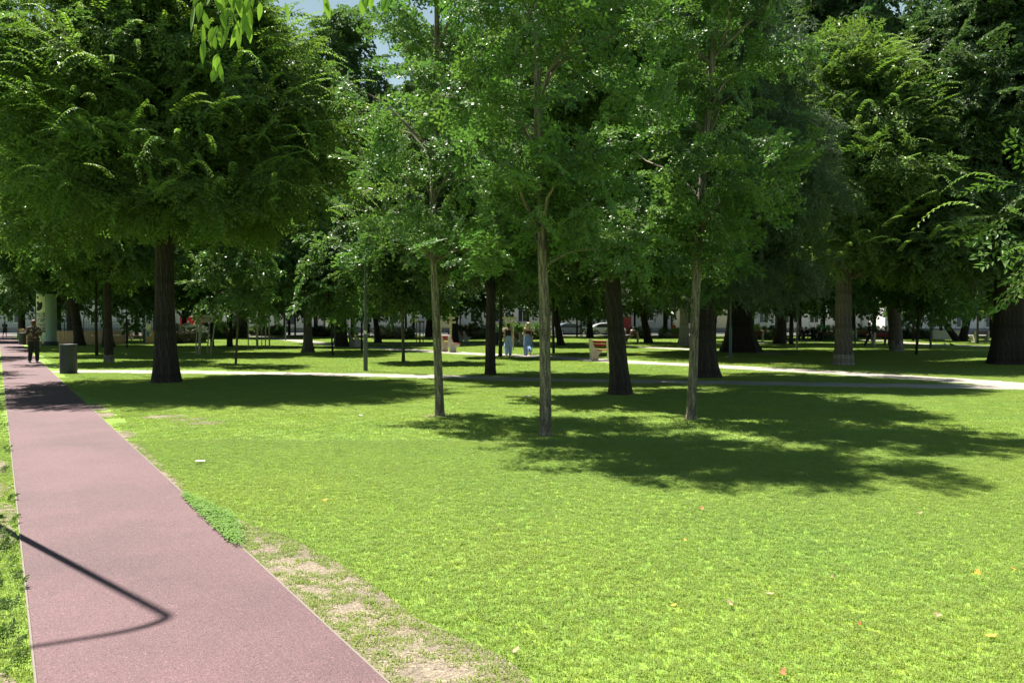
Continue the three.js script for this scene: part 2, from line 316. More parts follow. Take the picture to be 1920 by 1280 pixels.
const KIND = {
  ginkgo: { spray: SPRAY.ginkgo, leaf: M.leafGinkgo, bark: M.barkGinkgo, droop: -0.1, flat: 0.5, jit: 0.8, more: 1.3 },
  hack: { spray: SPRAY.hack, leaf: M.leafHack, bark: M.barkDark, droop: 0.2, flat: 0.42, jit: 0.55, more: 1.5 },
  mid: { spray: SPRAY.mid, leaf: M.leafMid, bark: M.barkDark, droop: 0.2, flat: 0.52, jit: 0.7, more: 1.3 },
  dark: { spray: SPRAY.mid, leaf: M.leafDark, bark: M.barkDark, droop: 0.25 },
  willow: { spray: SPRAY.willow, leaf: M.leafWillow, bark: M.barkDark, droop: 0.7 },
};
function tree(o) {
  const { name = 'tree', label, group, x, z, r0, H, R, hb, kind, seed, bark } = o, K = KIND[kind], d = Math.hypot(x, z);
  const t = thing(name, label, 'tree', x, 0, z, 0, group);
  const th = o.th ?? H * 0.72, T = trunkShape({ h: th, r0, r1: r0 * (o.taper ?? 0.35), flare: o.flare ?? 0.45, leanX: o.leanX ?? 0, leanZ: o.leanZ ?? 0, seed, n: d < 45 ? 22 : 12, rings: d < 45 ? 28 : 14, bend: o.bend ?? 0.08 });
  const B = bark ?? K.bark;
  part('trunk', T.g, B, t);
  if (o.wash) { const w = trunkShape({ h: th, r0: r0 * 1.012, r1: r0 * 0.36, flare: o.flare ?? 0.45, leanX: o.leanX ?? 0, leanZ: o.leanZ ?? 0, seed, n: 22, rings: 28, bend: o.bend ?? 0.08 }); const p = w.g.attributes.position, ix = w.g.index.array, keep = []; for (let i = 0; i < ix.length; i += 3) if (Math.max(p.getY(ix[i]), p.getY(ix[i + 1]), p.getY(ix[i + 2])) < o.wash) keep.push(ix[i], ix[i + 1], ix[i + 2]); w.g.setIndex(keep); part('limewash_band', w.g, M.limewash, t); }
  const clumps = o.list ?? crownOf({ H, R, hb, seed, axis: T.axis, clumps: Math.round((o.clumps ?? 26) * (K.more ?? 1.15)), cr: (o.cr ?? 0.36) * 0.9, flatY: o.flatY ?? K.flat, top: o.top, off: o.off, dome: kind !== 'ginkgo' });
  // limbs reach from the trunk into the clumps
  const r = rng(seed + 77), step = d < 45 ? 2 : 5;
  clumps.forEach((c, i) => {
    if (i % step) return;
    const a = T.axis(clamp(c.p.y - 0.45 * Math.hypot(c.p.x, c.p.z) - 0.4, Math.min(hb + 0.35, th * 0.9), th * 0.98)), b = c.p, k = clamp(r0 * 0.42, 0.025, 0.12);
    const m1 = a.clone().lerp(b, 0.35).add(V((r() - 0.5) * 0.3, 0.15, (r() - 0.5) * 0.3)), m2 = a.clone().lerp(b, 0.7).add(V((r() - 0.5) * 0.3, 0.1, (r() - 0.5) * 0.3));
    part('limb', limbTube([a, m1, m2, b], [k, k * 0.75, k * 0.45, k * 0.12], 6), B, t);
  });
  const scale = o.scale ?? clamp(d / 24, 0.9, 2.6), lists = foliage(clumps, seed, scale, (o.lai ?? 1.5) * (kind === 'ginkgo' ? 0.8 : 0.93), o.droop ?? K.droop, kind === 'ginkgo' ? 0.53 : 0.5, K.jit);
  const rt = rng(seed + 9), base = o.tint ?? [1, 1, 1];
  lists.forEach((l, i) => {
    if (!l.length) return; leafCopies += l.length;
    copies('crown', K.spray[i], K.leaf, l, t, l.map(() => { const c = tint(rt, 0.35, 0.16); c.r *= base[0]; c.g *= base[1]; c.b *= base[2]; return c; }));
  });
  if (o.shoots) {
    const rs = rng(seed + 13), ls = [[], [], []];
    for (let i = 0; i < o.shoots; i++) {
      let p, dd;
      if (o.list) { const c = clumps[Math.floor(rs() * clumps.length)]; dd = rv(rs).setY(0).add(V(0.1, 0, 0.6)).normalize(); p = c.p.clone().addScaledVector(dd, c.s * (0.85 + 0.35 * rs())).add(V(0, c.s * c.fy * (0.8 * rs() - 0.1), 0)); }
      else {
        const h = 0.05 + 0.9 * rs(), a = Math.PI / 2 + (rs() + rs() + rs() - 1.5) * 2.6, y = lerp(hb + 0.3, H - 0.6, h), k = R * Math.pow(1 - Math.pow(h, 1.9), 0.62) * (0.85 + 0.25 * rs()), c = T.axis(Math.min(y, H * 0.7));
        dd = V(Math.cos(a), 0, Math.sin(a)); p = V(c.x + dd.x * k, y, c.z + dd.z * k); dd.add(rv(rs, 0.6)).setY(0).normalize();
      }
      ls[i % 3].push(placed(p, V(dd.x, 0.1 + 0.5 * rs(), dd.z), V(0, 1, 0).add(rv(rs, 0.15)), (o.shootScale ?? 1) * (0.55 + 0.6 * rs())));
    }
    ls.forEach((l, i) => { leafCopies += l.length; copies('leafy_shoots', (o.list ? SHOOTS : LONGSHOOTS)[i], M.leafYoung, l, t, l.map(() => tint(rs, 0.25, 0.12))); });
  }
  return t;
}
// [bearing px, base px, trunk width px, height, crown radius, crown base, kind, more]
const YOUNG = 'slender young trees in the lawn', FAR = 'trees along the far side of the park';
const TREES = [
  [310, 717, 42, 12.6, 4.9, 3.75, 'hack', { label: 'big dark-trunked tree with arching light green shoots beside the gravel path', seed: 3, clumps: 46, shoots: 520, flare: 0.35, cr: 0.34, lai: 1.6, taper: 0.5, scale: 0.95, shootScale: 0.85 }],
  [824, 780, 17, 10.2, 1.85, 2.35, 'ginkgo', { label: 'slim ginkgo with pale bark and bare soil ring at its foot', seed: 11, clumps: 30, flare: 0.12, cr: 0.42, scale: 0.9, lai: 1.25, top: 0.8, taper: 0.5, bend: 0.12, leanX: -0.15 }],
  [1023, 818, 22, 10.4, 1.9, 2.1, 'ginkgo', { label: 'slim ginkgo with deeply fissured trunk standing closest to the open lawn', seed: 12, clumps: 32, flare: 0.14, cr: 0.42, scale: 0.9, lai: 1.3, top: 0.8, taper: 0.5, leanX: -0.1 }],
  [1296, 787, 19, 10.2, 1.95, 2.15, 'ginkgo', { label: 'slim ginkgo whose pale trunk leans slightly and has a cut branch stub', seed: 13, clumps: 32, flare: 0.14, cr: 0.42, scale: 0.9, lai: 1.3, top: 0.8, taper: 0.5, leanX: 0.35 }],
  [1164, 740, 36, 12.5, 3.2, 2.3, 'mid', { label: 'dark thick-trunked tree rising between the ginkgos, bench behind it', seed: 21, clumps: 40, flare: 0.3, taper: 0.5, leanX: -0.6, scale: 0.95 }],
  [1327, 708, 38, 14, 4.1, 2.4, 'willow', { label: 'dark tree with narrow drooping leaves at edge of gravel path', seed: 22, clumps: 40, flare: 0.5, taper: 0.5, leanX: -0.3, scale: 1 }],
  [919, 703, 19, 11, 3.4, 2.6, 'dark', { label: 'dark straight-trunked tree at the gravel path in front of two walking women', seed: 23, clumps: 32, flare: 0.2, taper: 0.6, scale: 1 }],
  [1892, 683, 54, 17, 6.5, 3.2, 'dark', { label: 'massive dark tree with flaring roots, pigeons on the lawn behind it', seed: 24, clumps: 46, flare: 0.4, taper: 0.6, scale: 1.3, lai: 1.6 }],
  [1583, 684, 32, 13, 4.6, 2.9, 'hack', { label: 'grey-trunked tree with pale lower trunk next to the light gravel path', seed: 25, clumps: 38, flare: 0.25, taper: 0.6, wash: 0.62, bark: M.barkGrey, scale: 1.1, shoots: 300, shootScale: 0.95 }],
  [1683, 659, 25, 13, 4.4, 3.0, 'mid', { label: 'grey tree with pale lower trunk next to red bench with sitters', seed: 26, clumps: 30, flare: 0.12, taper: 0.7, wash: 0.7, bark: M.barkGrey, leanX: -0.7 }],
  [1387, 660, 44, 18, 6.5, 3.2, 'dark', { label: 'enormous old tree with fluted trunk and spreading roots behind lamp post', seed: 27, clumps: 40, flare: 0.8, taper: 0.7 }],
  [1283, 648, 17, 14, 4.5, 3.6, 'mid', { label: 'tree with smooth pale grey bark and swollen foot', seed: 28, clumps: 26, flare: 0.6, taper: 0.9, bark: M.barkPale }],
  [1216, 643, 14, 12, 4.0, 3.0, 'mid', { label: 'leaning dark tree beside red bench on far lawn', seed: 29, clumps: 22, flare: 0.3, leanX: -1.6 }],
  [1053, 648, 13, 12, 4.2, 2.9, 'dark', { label: 'strongly leaning dark tree at edge of the far gravel path', seed: 30, clumps: 22, flare: 0.3, leanX: -1.6 }],
  [577, 661, 17, 9.5, 3.4, 2.7, 'mid', { label: 'grey-barked tree with flared foot standing alone in sunny lawn', seed: 31, clumps: 30, flare: 0.5, bark: M.barkGrey, taper: 0.7, lai: 1.2 }],
  [641, 650, 18, 10.5, 3.8, 2.6, 'mid', { label: 'dark tree with stout flared trunk next to pale bench ends', seed: 32, clumps: 26, flare: 0.5, taper: 0.6, lai: 1.2 }],
  [709, 643, 11, 10, 3.4, 2.5, 'mid', { label: 'dark flared tree in front of grey hedge', seed: 33, clumps: 22, flare: 0.5, taper: 0.6, leanX: -0.7, lai: 1.2 }],
  [756, 679, 6.5, 7.5, 2.1, 2.0, 'dark', { label: 'small dense tree with thin grey trunk between lamp post and ginkgo', seed: 34, clumps: 22, flare: 0.1, bark: M.barkGrey, taper: 0.6, cr: 0.42 }],
  [441, 685, 5, 6.2, 1.9, 1.9, 'mid', { label: 'young tree with forked thin stem in front of wooden tree stakes', seed: 35, clumps: 20, flare: 0.05, bark: M.barkGrey, cr: 0.4, lai: 0.7, leanX: 0.15 }],
  [624, 667, 4, 6, 1.8, 2.0, 'mid', { label: 'thin leaning young tree beside grey-barked tree', seed: 36, clumps: 14, flare: 0.05, cr: 0.42, lai: 0.9, leanX: -0.3 }],
  [203, 679, 15, 10, 3.4, 3.3, 'mid', { label: 'dark tree with faded limewash band in front of picket fence', seed: 37, clumps: 28, flare: 0.3, wash: 0.6, taper: 0.6 }],
  [180, 667, 5.5, 8, 2.4, 3.3, 'mid', { label: 'thin brown-stemmed tree in front of picket fence', seed: 38, clumps: 18, flare: 0.15, taper: 0.7 }],
  [150, 648, 18, 12, 4.2, 3.4, 'dark', { label: 'leaning dark tree beside the advertising column', seed: 39, clumps: 26, flare: 0.3, leanX: -1.4, taper: 0.7 }],
  [237, 652, 3, 6, 1.8, 2.3, 'mid', { label: 'very thin sapling by the playground gate', seed: 40, clumps: 12, flare: 0.05, cr: 0.42 }],
  [430, 650, 11, 11, 3.8, 2.5, 'dark', { label: 'straight dark tree between the two wooden tree stake frames', seed: 41, clumps: 24, flare: 0.15, taper: 0.7 }],
  [397, 649, 7, 9, 3.0, 2.5, 'mid', { label: 'dark tree stem behind the leaning tree stakes', seed: 42, clumps: 18, flare: 0.1, taper: 0.7 }],
  [453, 633.5, 20, 17, 6, 3.4, 'dark', { label: 'huge pale-barked old tree with hollow at base beside the hedge', seed: 43, clumps: 30, flare: 0.35, taper: 0.8, bark: M.barkGrey }],
  [678, 657, 4, 8, 2.6, 2.4, 'mid', { label: 'thin dark tree directly behind the tall lamp post', seed: 44, clumps: 18, flare: 0.05, taper: 0.7, lai: 1.1 }],
  [808, 632, 18, 13, 5, 3.0, 'dark', { label: 'broad dark trunk behind the stake frame with three posts', seed: 45, clumps: 24, flare: 0.4, taper: 0.7 }],
  [938, 669, 7, 9, 2.8, 2.7, 'dark', { label: 'thin dark tree right beside the women walking', seed: 46, clumps: 20, flare: 0.2, taper: 0.6 }],
  [1038, 663, 5.5, 9, 2.8, 2.8, 'mid', { label: 'thin straight brown tree between ginkgo and leaning tree', seed: 47, clumps: 20, flare: 0.05, taper: 0.7 }],
  [855, 641, 8, 12, 4.2, 2.7, 'dark', { label: 'dark tree stem next to small white and red bench', seed: 48, clumps: 22, flare: 0.2, taper: 0.7 }],
  [1106, 633, 11, 14, 5, 2.8, 'mid', { label: 'dark tree near the parked cars with flared foot', seed: 49, clumps: 24, flare: 0.4, taper: 0.7 }],
  [1248, 633, 9, 14, 4.8, 3.0, 'mid', { label: 'dark tree with forked top before the cream building', seed: 50, clumps: 24, flare: 0.1, taper: 0.8 }],
  [1341, 640, 4.5, 11, 3.6, 2.7, 'mid', { label: 'thin dark tree before the cream building wall', seed: 51, clumps: 20, flare: 0.05, taper: 0.8 }],
  [1467, 638, 16, 15, 5, 2.6, 'dark', { label: 'dark tree standing in the round hedge', seed: 52, clumps: 26, flare: 0.05, taper: 0.8 }],
  [1484, 646, 8, 13, 4, 2.7, 'dark', { label: 'slimmer dark tree beside people gathered at the hedge', seed: 53, clumps: 22, flare: 0.1, taper: 0.8 }],
  [1719, 665, 5.5, 7.5, 2.6, 2.0, 'mid', { label: 'small dark-stemmed tree with spreading forked branches', seed: 54, clumps: 20, flare: 0.05, taper: 0.7, lai: 0.9, leanX: 0.3 }],
  [1746, 653, 4.5, 9, 3, 2.4, 'mid', { label: 'thin pale-stemmed tree in the lawn near the pigeons', seed: 55, clumps: 18, flare: 0.05, taper: 0.8, bark: M.barkGrey, lai: 1 }],
  [1713, 639, 4.5, 11, 3.6, 2.5, 'mid', { label: 'thin dark tree in front of clipped dark hedge', seed: 56, clumps: 18, flare: 0.05, taper: 0.8 }],
  [1834, 644, 4, 9, 3, 2.5, 'mid', { label: 'thin stem beside the wooden-topped benches', seed: 57, clumps: 18, flare: 0.05, taper: 0.8, bark: M.barkGrey }],
];
TREES.forEach(([px, py, w, H, R, hb, kind, o], i) => {
  const g = ground(px, py), t = tree({ x: g.x, z: g.z, r0: w / 2 * g.s, H, R, hb, kind, ...o });
  if (i === 3) { part('branch_stub', bar(V(0.03, 1.98, 0.02), V(-0.13, 2.06, 0.06), 0.034, 10, 0.026), M.barkGinkgo, t); part('cut_face', bar(V(-0.128, 2.058, 0.059), V(-0.134, 2.062, 0.061), 0.025, 10), mat(0.5, 0.4, 0.26), t); }
});
// V-shaped twin stem
{
  const g = ground(1805, 639.5);
  const t = tree({ label: 'dark tree with two stems splitting in a V from the ground', x: g.x, z: g.z, r0: 0.33, H: 12, R: 5.2, hb: 2.7, kind: 'mid', seed: 61, clumps: 26, leanX: 1.6, th: 7, flare: 0.3, taper: 0.6 });
  part('trunk', trunkShape({ h: 6, r0: 0.3, r1: 0.2, flare: 0.3, leanX: -4.2, seed: 62, n: 14, rings: 16 }).g.translate(-0.35, 0, 0), M.barkDark, t);
}
// rows of stems far behind
const FARROW = [[522, 629, 4], [533, 628.5, 4], [542, 629.5, 5], [553, 631, 3.5], [590, 632, 4], [594, 630, 4], [761, 634, 4.5], [775, 631.5, 5], [990, 631, 5], [1082, 632, 3], [1150, 631, 4], [1165, 630, 5], [1190, 631, 4], [1410, 634, 9], [1545, 634, 6], [1600, 633, 7], [1640, 632, 7], [1765, 631, 6], [1860, 632, 8],
  [40, 634, 12], [110, 634, 8], [255, 631, 7], [290, 633, 7], [345, 632, 9], [-30, 640, 14], [70, 631, 8], [1905, 634, 9], [1960, 645, 12], [1500, 630, 7], [660, 632, 6]];
const FARWHERE = ['left of a pair at the far end of the curving path', 'second of the close stems at the far end of the curving path', 'thicker stem beside the walking person in red', 'lone thin stem before the low green hedge by the path', 'stem just right of the grey-barked tree in sunny lawn', 'stem at the low grey-green hedge', 'stem right of the small dense tree', 'stem beside the three slim brown stakes', 'stem near the pale green shrub behind the blonde walker', 'thin stem behind the strongly leaning tree', 'thin stem by the white parked car', 'stem before the dark red door', 'stem behind the leaning tree beside red bench', 'stout stem behind the enormous old tree', 'stem at the person in green', 'stem behind the grey-trunked tree with pale foot', 'stem behind the long green hedge', 'stem behind the dark flat-topped hedge', 'stem between the V-shaped tree and massive dark tree', 'stout stem past the litter bin at the picket fence', 'stem behind the advertising column', 'stem inside the playground behind the play table', 'stem hidden behind the big dark-trunked tree', 'stem behind the sitting people', 'stout stem left of the red track', 'stem at the back of the playground fence', 'stem past the massive dark tree', 'stout stem beyond the brown wooden benches', 'stem behind the sitting group by the hedge', 'stem behind the stout flared tree and lamp post'];
FARROW.forEach(([px, py, w], i) => { const g = ground(px, py), r = rng(900 + i), H = px > 560 && px < 700 ? 12.5 : 17 + 8 * r(); tree({ name: 'far_tree', label: 'far leafy tree, ' + FARWHERE[i], group: FAR, x: g.x, z: g.z, r0: w / 2 * g.s, H, R: 4.4 + 1.6 * r(), hb: 2.3 + 0.6 * r(), kind: i % 3 === 0 ? 'dark' : 'mid', seed: 300 + i, clumps: 20, flare: 0.2, taper: 0.7, lai: 1.35, }); });
// trees whose trunks stand outside the view: their boughs and their shade reach into it
tree({ label: 'leafy tree leaning in over the red track, its trunk out of sight', x: -23.5, z: -27, r0: 0.33, H: 14, R: 5.6, hb: 3.2, kind: 'hack', seed: 71, clumps: 36, shoots: 260, shootScale: 0.9 });
tree({ label: 'tall leafy tree further along the red track, only its crown showing', x: -29, z: -41, r0: 0.33, H: 14, R: 5.5, hb: 3.9, kind: 'mid', seed: 72, clumps: 28 });
tree({ label: 'dense leafy tree behind the big dark-trunked tree, its stem hidden', x: -18.0, z: -47, r0: 0.3, H: 15, R: 5, hb: 4.2, kind: 'mid', seed: 75, clumps: 28 });
tree({ label: 'leafy tree with low bright branches reaching in beside the massive dark trunk', x: 8.9, z: -10.6, r0: 0.14, H: 7, R: 3.0, hb: 2.7, kind: 'hack', seed: 73, clumps: 0, list: [[7.0, 3.3, -11.3, 0.8], [6.5, 2.9, -11.7, 0.5], [8.3, 3.2, -10.6, 1.0], [6.9, 2.45, -11.5, 0.5], [8.6, 4.4, -9.6, 1.3], [9.6, 5.4, -9.6, 1.5], [9.4, 4.2, -10.8, 1.2]].map(([x, y, z, s]) => ({ p: V(x - 8.9, y, z + 10.6), s, fy: 0.6 })), shoots: 60, shootScale: 0.75, lai: 0.8, scale: 0.7 });
tree({ label: 'dark leafy tree standing behind the three ginkgos, deep in shade', x: 9.5, z: -44, r0: 0.35, H: 17, R: 6, hb: 3.4, kind: 'willow', seed: 76, clumps: 34 });
tree({ label: 'tall dark tree filling the gap above the light gravel path', x: 19.06, z: -52, r0: 0.35, H: 23, R: 5.6, hb: 9.5, kind: 'dark', seed: 77, clumps: 34 });
tree({ label: 'tall leafy tree rising far behind the pale ginkgo with soil ring, its stem hidden', x: -4.6, z: -72, r0: 0.3, H: 24, R: 6.0, hb: 6, kind: 'mid', seed: 79, clumps: 32 });
tree({ label: 'tall leafy tree far behind the big dark-trunked tree', x: -25.9, z: -58, r0: 0.3, H: 22, R: 6.5, hb: 6, kind: 'dark', seed: 80, clumps: 30 });
tree({ label: 'very tall tree far off between the big dark-trunked tree and ginkgo', x: -13.6, z: -71, r0: 0.3, H: 26.5, R: 6, hb: 6, kind: 'mid', seed: 84, clumps: 34 });
tree({ label: 'very tall dark tree far off behind the grey-trunked trees', x: 19.8, z: -67, r0: 0.35, H: 31, R: 7, hb: 6, kind: 'dark', seed: 85, clumps: 34 });
tree({ label: 'very tall leafy tree far off past the advertising column', x: -37, z: -76, r0: 0.35, H: 27, R: 7, hb: 5, kind: 'mid', seed: 86, clumps: 34 });
// near tree overhead, only a hanging spray of large leaves in view
{
  const t = thing('overhanging_tree', 'tree with large pointed leaves, a hanging spray dangling in from above', 'tree', -3.4, 0, 3.2);
  const T = trunkShape({ h: 6, r0: 0.17, r1: 0.08, flare: 0.3, seed: 81 }); part('trunk', T.g, M.barkGrey, t);
  const a = T.axis(3.6), L = (x, y, z) => V(x + 3.4, y, z - 3.2);
  part('limb', limbTube([a, L(-2.6, 4.3, 0), L(-1.5, 4.0, -3), L(-1.22, 3.62, -4.0), L(-1.2, 3.3, -4.15)], [0.06, 0.045, 0.02, 0.008, 0.004], 8), M.twig, t);
  part('limb', limbTube([L(-1.7, 4.08, -2.4), L(-1.1, 4.0, -4.4), L(-0.9, 3.75, -5.0)], [0.02, 0.012, 0.004], 6), M.twig, t);
  const r = rng(5), pos = [], big = (p, d, len, wid, curl) => {
    const up = V(0, 0.2, 1).add(rv(r, 0.9)), side = d.clone().cross(up).normalize(), n = side.clone().cross(d).normalize(), N = 5, A = [];
    for (let i = 0; i <= N; i++) { const q = i / N, w = wid * Math.pow(Math.sin(Math.PI * Math.pow(q, 0.75)), 0.9) * 0.5, c = p.clone().addScaledVector(d, len * q).addScaledVector(n, curl * len * q * q); A.push([c.clone().addScaledVector(side, w).addScaledVector(n, w * 0.35), c, c.clone().addScaledVector(side, -w).addScaledVector(n, w * 0.35)]); }
    for (let i = 0; i < N; i++) for (let k = 0; k < 2; k++) for (const v of [A[i][k], A[i][k + 1], A[i + 1][k], A[i][k + 1], A[i + 1][k + 1], A[i + 1][k]]) pos.push(v.x, v.y, v.z);
  };
  const hang = (x, y, z, n, spread, len) => { for (let i = 0; i < n; i++) { const p = L(x, y + 0.06, z).add(V((r() - 0.5) * spread, r() * 0.32 - 0.2, (r() - 0.5) * spread)); big(p, V((r() - 0.5) * 0.7, -1, (r() - 0.5) * 0.5).normalize(), len * 0.85 * (0.75 + 0.5 * r()), 0.03 * (0.8 + 0.5 * r()), (r() - 0.5) * 0.5); } };
  hang(-1.27, 3.06, -4.0, 26, 0.2, 0.12); hang(-1.24, 3.22, -4.05, 34, 0.34, 0.12); hang(-1.32, 2.86, -4.0, 8, 0.1, 0.12); hang(-1.05, 3.35, -4.3, 22, 0.5, 0.11); hang(-0.78, 3.42, -4.6, 12, 0.3, 0.1); hang(-0.7, 3.42, -4.75, 8, 0.16, 0.09); hang(-1.45, 3.2, -4.1, 8, 0.14, 0.11);
  const g = finish(pos); const m = part('hanging_leaves', g, leafMat(0.15, 0.27, 0.025, 0.5, 0.3, 0.4), t); m.userData.kind = 'stuff';
  const cl = crownOf({ H: 9, R: 3.2, hb: 4.6, seed: 82, axis: T.axis, clumps: 16, off: [0, 0.5] }).filter((c) => c.p.z > -1.2);
  foliage(cl, 82, 1.2, 0.6, 0.3).forEach((l, i) => copies('crown', SPRAY.hack[i], M.leafHack, l, t));
}

// ---------------------------------------------------------------- street and buildings behind the park
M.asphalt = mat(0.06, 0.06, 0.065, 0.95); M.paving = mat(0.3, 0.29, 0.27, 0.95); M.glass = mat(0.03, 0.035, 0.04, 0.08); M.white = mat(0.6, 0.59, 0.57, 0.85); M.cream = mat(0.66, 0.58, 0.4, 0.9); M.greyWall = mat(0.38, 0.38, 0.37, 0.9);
M.frame = mat(0.6, 0.6, 0.58, 0.6); M.roofTile = mat(0.28, 0.12, 0.08, 0.9); M.plinth = mat(0.24, 0.23, 0.23, 0.95); M.redDoor = mat(0.25, 0.02, 0.02, 0.6); M.blueRoof = mat(0.3, 0.42, 0.55, 0.6);
structure('street', box(320, 0.02, 13, 0, 0, -112), M.asphalt);
structure('pavement', box(320, 0.14, 3.2, 0, 0.03, -121), M.paving);
structure('pavement', box(320, 0.14, 2.2, 0, 0.03, -104), M.paving);
function building(name, label, px0, px1, depth, height, wall, storeys, step, o = {}) {
  const k = depth / FOCAL, x0 = (px0 - 960) * k, x1 = (px1 - 960) * k, w = x1 - x0, t = thing(name, label, 'building', (x0 + x1) / 2, 0, -depth - 5);
  part('wall', box(w, height, 10, 0, height / 2, 0), wall, t);
  part('plinth', box(w + 0.1, 0.8, 10.1, 0, 0.4, 0), M.plinth, t);
  const roof = part('roof', o.gable ? (() => { const s = new THREE.Shape([new THREE.Vector2(-5.6, 0), new THREE.Vector2(5.6, 0), new THREE.Vector2(0, 3.2)]); return new THREE.ExtrudeGeometry(s, { depth: w + 0.6, bevelEnabled: false }).rotateY(Math.PI / 2).translate(-w / 2 - 0.3, height + 0.01, 0); })() : box(w + 0.5, 0.4, 10.5, 0, height + 0.21, 0), o.roof ?? M.greyWall, t);
  part('chimney', box(0.9, 1.6, 0.9, w * 0.2, height + (o.gable ? 3 : 1), 0), M.plinth, roof);
  const fh = height / storeys, fg = merge([box(1.3, 0.08, 0.1, 0, 0.8, 0), box(1.3, 0.08, 0.1, 0, -0.8, 0), box(0.08, 1.6, 0.1, -0.61, 0, 0), box(0.08, 1.6, 0.1, 0.61, 0, 0), box(0.06, 1.6, 0.08, 0, 0, 0)]), gg = box(1.2, 1.6, 0.04), sg = box(1.5, 0.08, 0.25, 0, -0.9, 0.06);
  for (let s = 0; s < storeys; s++) for (let x = -w / 2 + step * 0.6, c = 0; x < w / 2 - 0.8; x += step, c++) {
    if (s === 0 && o.door && c === o.door) { const d = part('door', box(1.4, 2.3, 0.08, x, 1.95 - 0.75, 5.05), o.doorMat ?? M.redDoor, t); part('handle', box(0.04, 0.2, 0.06, x + 0.5, 1.1, 5.12), M.frame, d); continue; }
    const f = part('window', fg, M.frame, t); f.position.set(x, s * fh + fh * 0.58, 5.04);
    part('pane', gg, M.glass, f); part('sill', sg, M.frame, f);
  }
  return t;
}
building('apartment_block', 'tall beige apartment block showing above the trees in a gap', 590, 760, 165, 33, mat(0.55, 0.47, 0.38), 10, 3.4);
building('street_house', 'long white street building behind the grey hedge', 610, 860, 124, 8, M.white, 2, 3.6, { door: 3, doorMat: M.greyWall });
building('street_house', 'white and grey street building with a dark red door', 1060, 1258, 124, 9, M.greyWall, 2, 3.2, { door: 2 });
building('street_house', 'cream street house with grey plinth and tiled gable roof', 1262, 1400, 124, 7.5, M.cream, 2, 3.4, { gable: true, roof: M.roofTile });
building('street_house', 'white low building behind the V-shaped tree', 1660, 1930, 118, 6, M.white, 2, 3.8);
building('street_house', 'white building with pale blue roof edge beyond the path end', 350, 606, 126, 7, M.white, 2, 4, { gable: true, roof: M.blueRoof });
building('street_house', 'grey street building behind the dark hedge', 864, 1056, 126, 8.5, M.white, 2, 3.3, { gable: true, roof: M.roofTile });
building('street_house', 'plain white street building behind the gathered people', 1404, 1655, 126, 8, M.white, 2, 3.5);
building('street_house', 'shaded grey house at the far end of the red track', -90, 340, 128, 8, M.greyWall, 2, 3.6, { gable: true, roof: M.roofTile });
building('street_house', 'white house past the massive dark tree', 1935, 2150, 124, 8, M.white, 2, 3.6);
function car(px, depth, paint, label, turn) {
  const t = thing('parked_car', label, 'car', (px - 960) * depth / FOCAL, 0, -depth, turn, 'cars parked in the street');
  const s = new THREE.Shape(); s.moveTo(-2.1, 0.3); s.lineTo(2.1, 0.3); s.quadraticCurveTo(2.2, 0.7, 2.0, 0.78); s.lineTo(1.1, 0.92); s.quadraticCurveTo(0.5, 1.42, -0.2, 1.46); s.quadraticCurveTo(-1.2, 1.48, -1.75, 1.0); s.quadraticCurveTo(-2.15, 0.95, -2.1, 0.3);
  part('body', new THREE.ExtrudeGeometry(s, { depth: 1.5, bevelEnabled: true, bevelSize: 0.08, bevelThickness: 0.1, bevelSegments: 2 }).translate(0, 0, -0.75), paint, t);
  const w = new THREE.Shape([[-1.45, 0.98], [0.95, 0.96], [0.4, 1.36], [-0.2, 1.4], [-1.1, 1.36]].map((p) => new THREE.Vector2(...p)));
  for (const z of [0.845, -0.865]) part('side_window', new THREE.ExtrudeGeometry(w, { depth: 0.02, bevelEnabled: false }).translate(0, 0, z), M.glass, t);
  part('windscreen', limbTube([V(1.08, 0.99, 0), V(0.52, 1.4, 0)], [0.02, 0.02], 4).scale(1, 1, 34), M.glass, t);
  for (const x of [-1.35, 1.35]) for (const z of [-0.78, 0.78]) { const wh = part('wheel', new THREE.CylinderGeometry(0.32, 0.32, 0.2, 16).rotateX(Math.PI / 2).translate(x, 0.32, z), mat(0.02, 0.02, 0.02), t); part('rim', new THREE.CylinderGeometry(0.2, 0.2, 0.22, 12).rotateX(Math.PI / 2).translate(x, 0.32, z), mat(0.4, 0.4, 0.42, 0.3, { metalness: 0.8 }), wh); }
  for (const z of [-0.6, 0.6]) part('headlight', rbox(0.08, 0.14, 0.3, 2.08, 0.66, z, 0.03), mat(0.7, 0.7, 0.7, 0.1), t);
}
car(1070, 108, new THREE.MeshPhysicalMaterial({ color: 0x6f7c8c, roughness: 0.4, metalness: 0.3, clearcoat: 1 }), 'silver blue car parked in the street near the person in blue', 0.2);
car(1138, 109, new THREE.MeshPhysicalMaterial({ color: 0xd8dadb, roughness: 0.4, clearcoat: 1 }), 'white car parked in the street before the red door', 0.05);

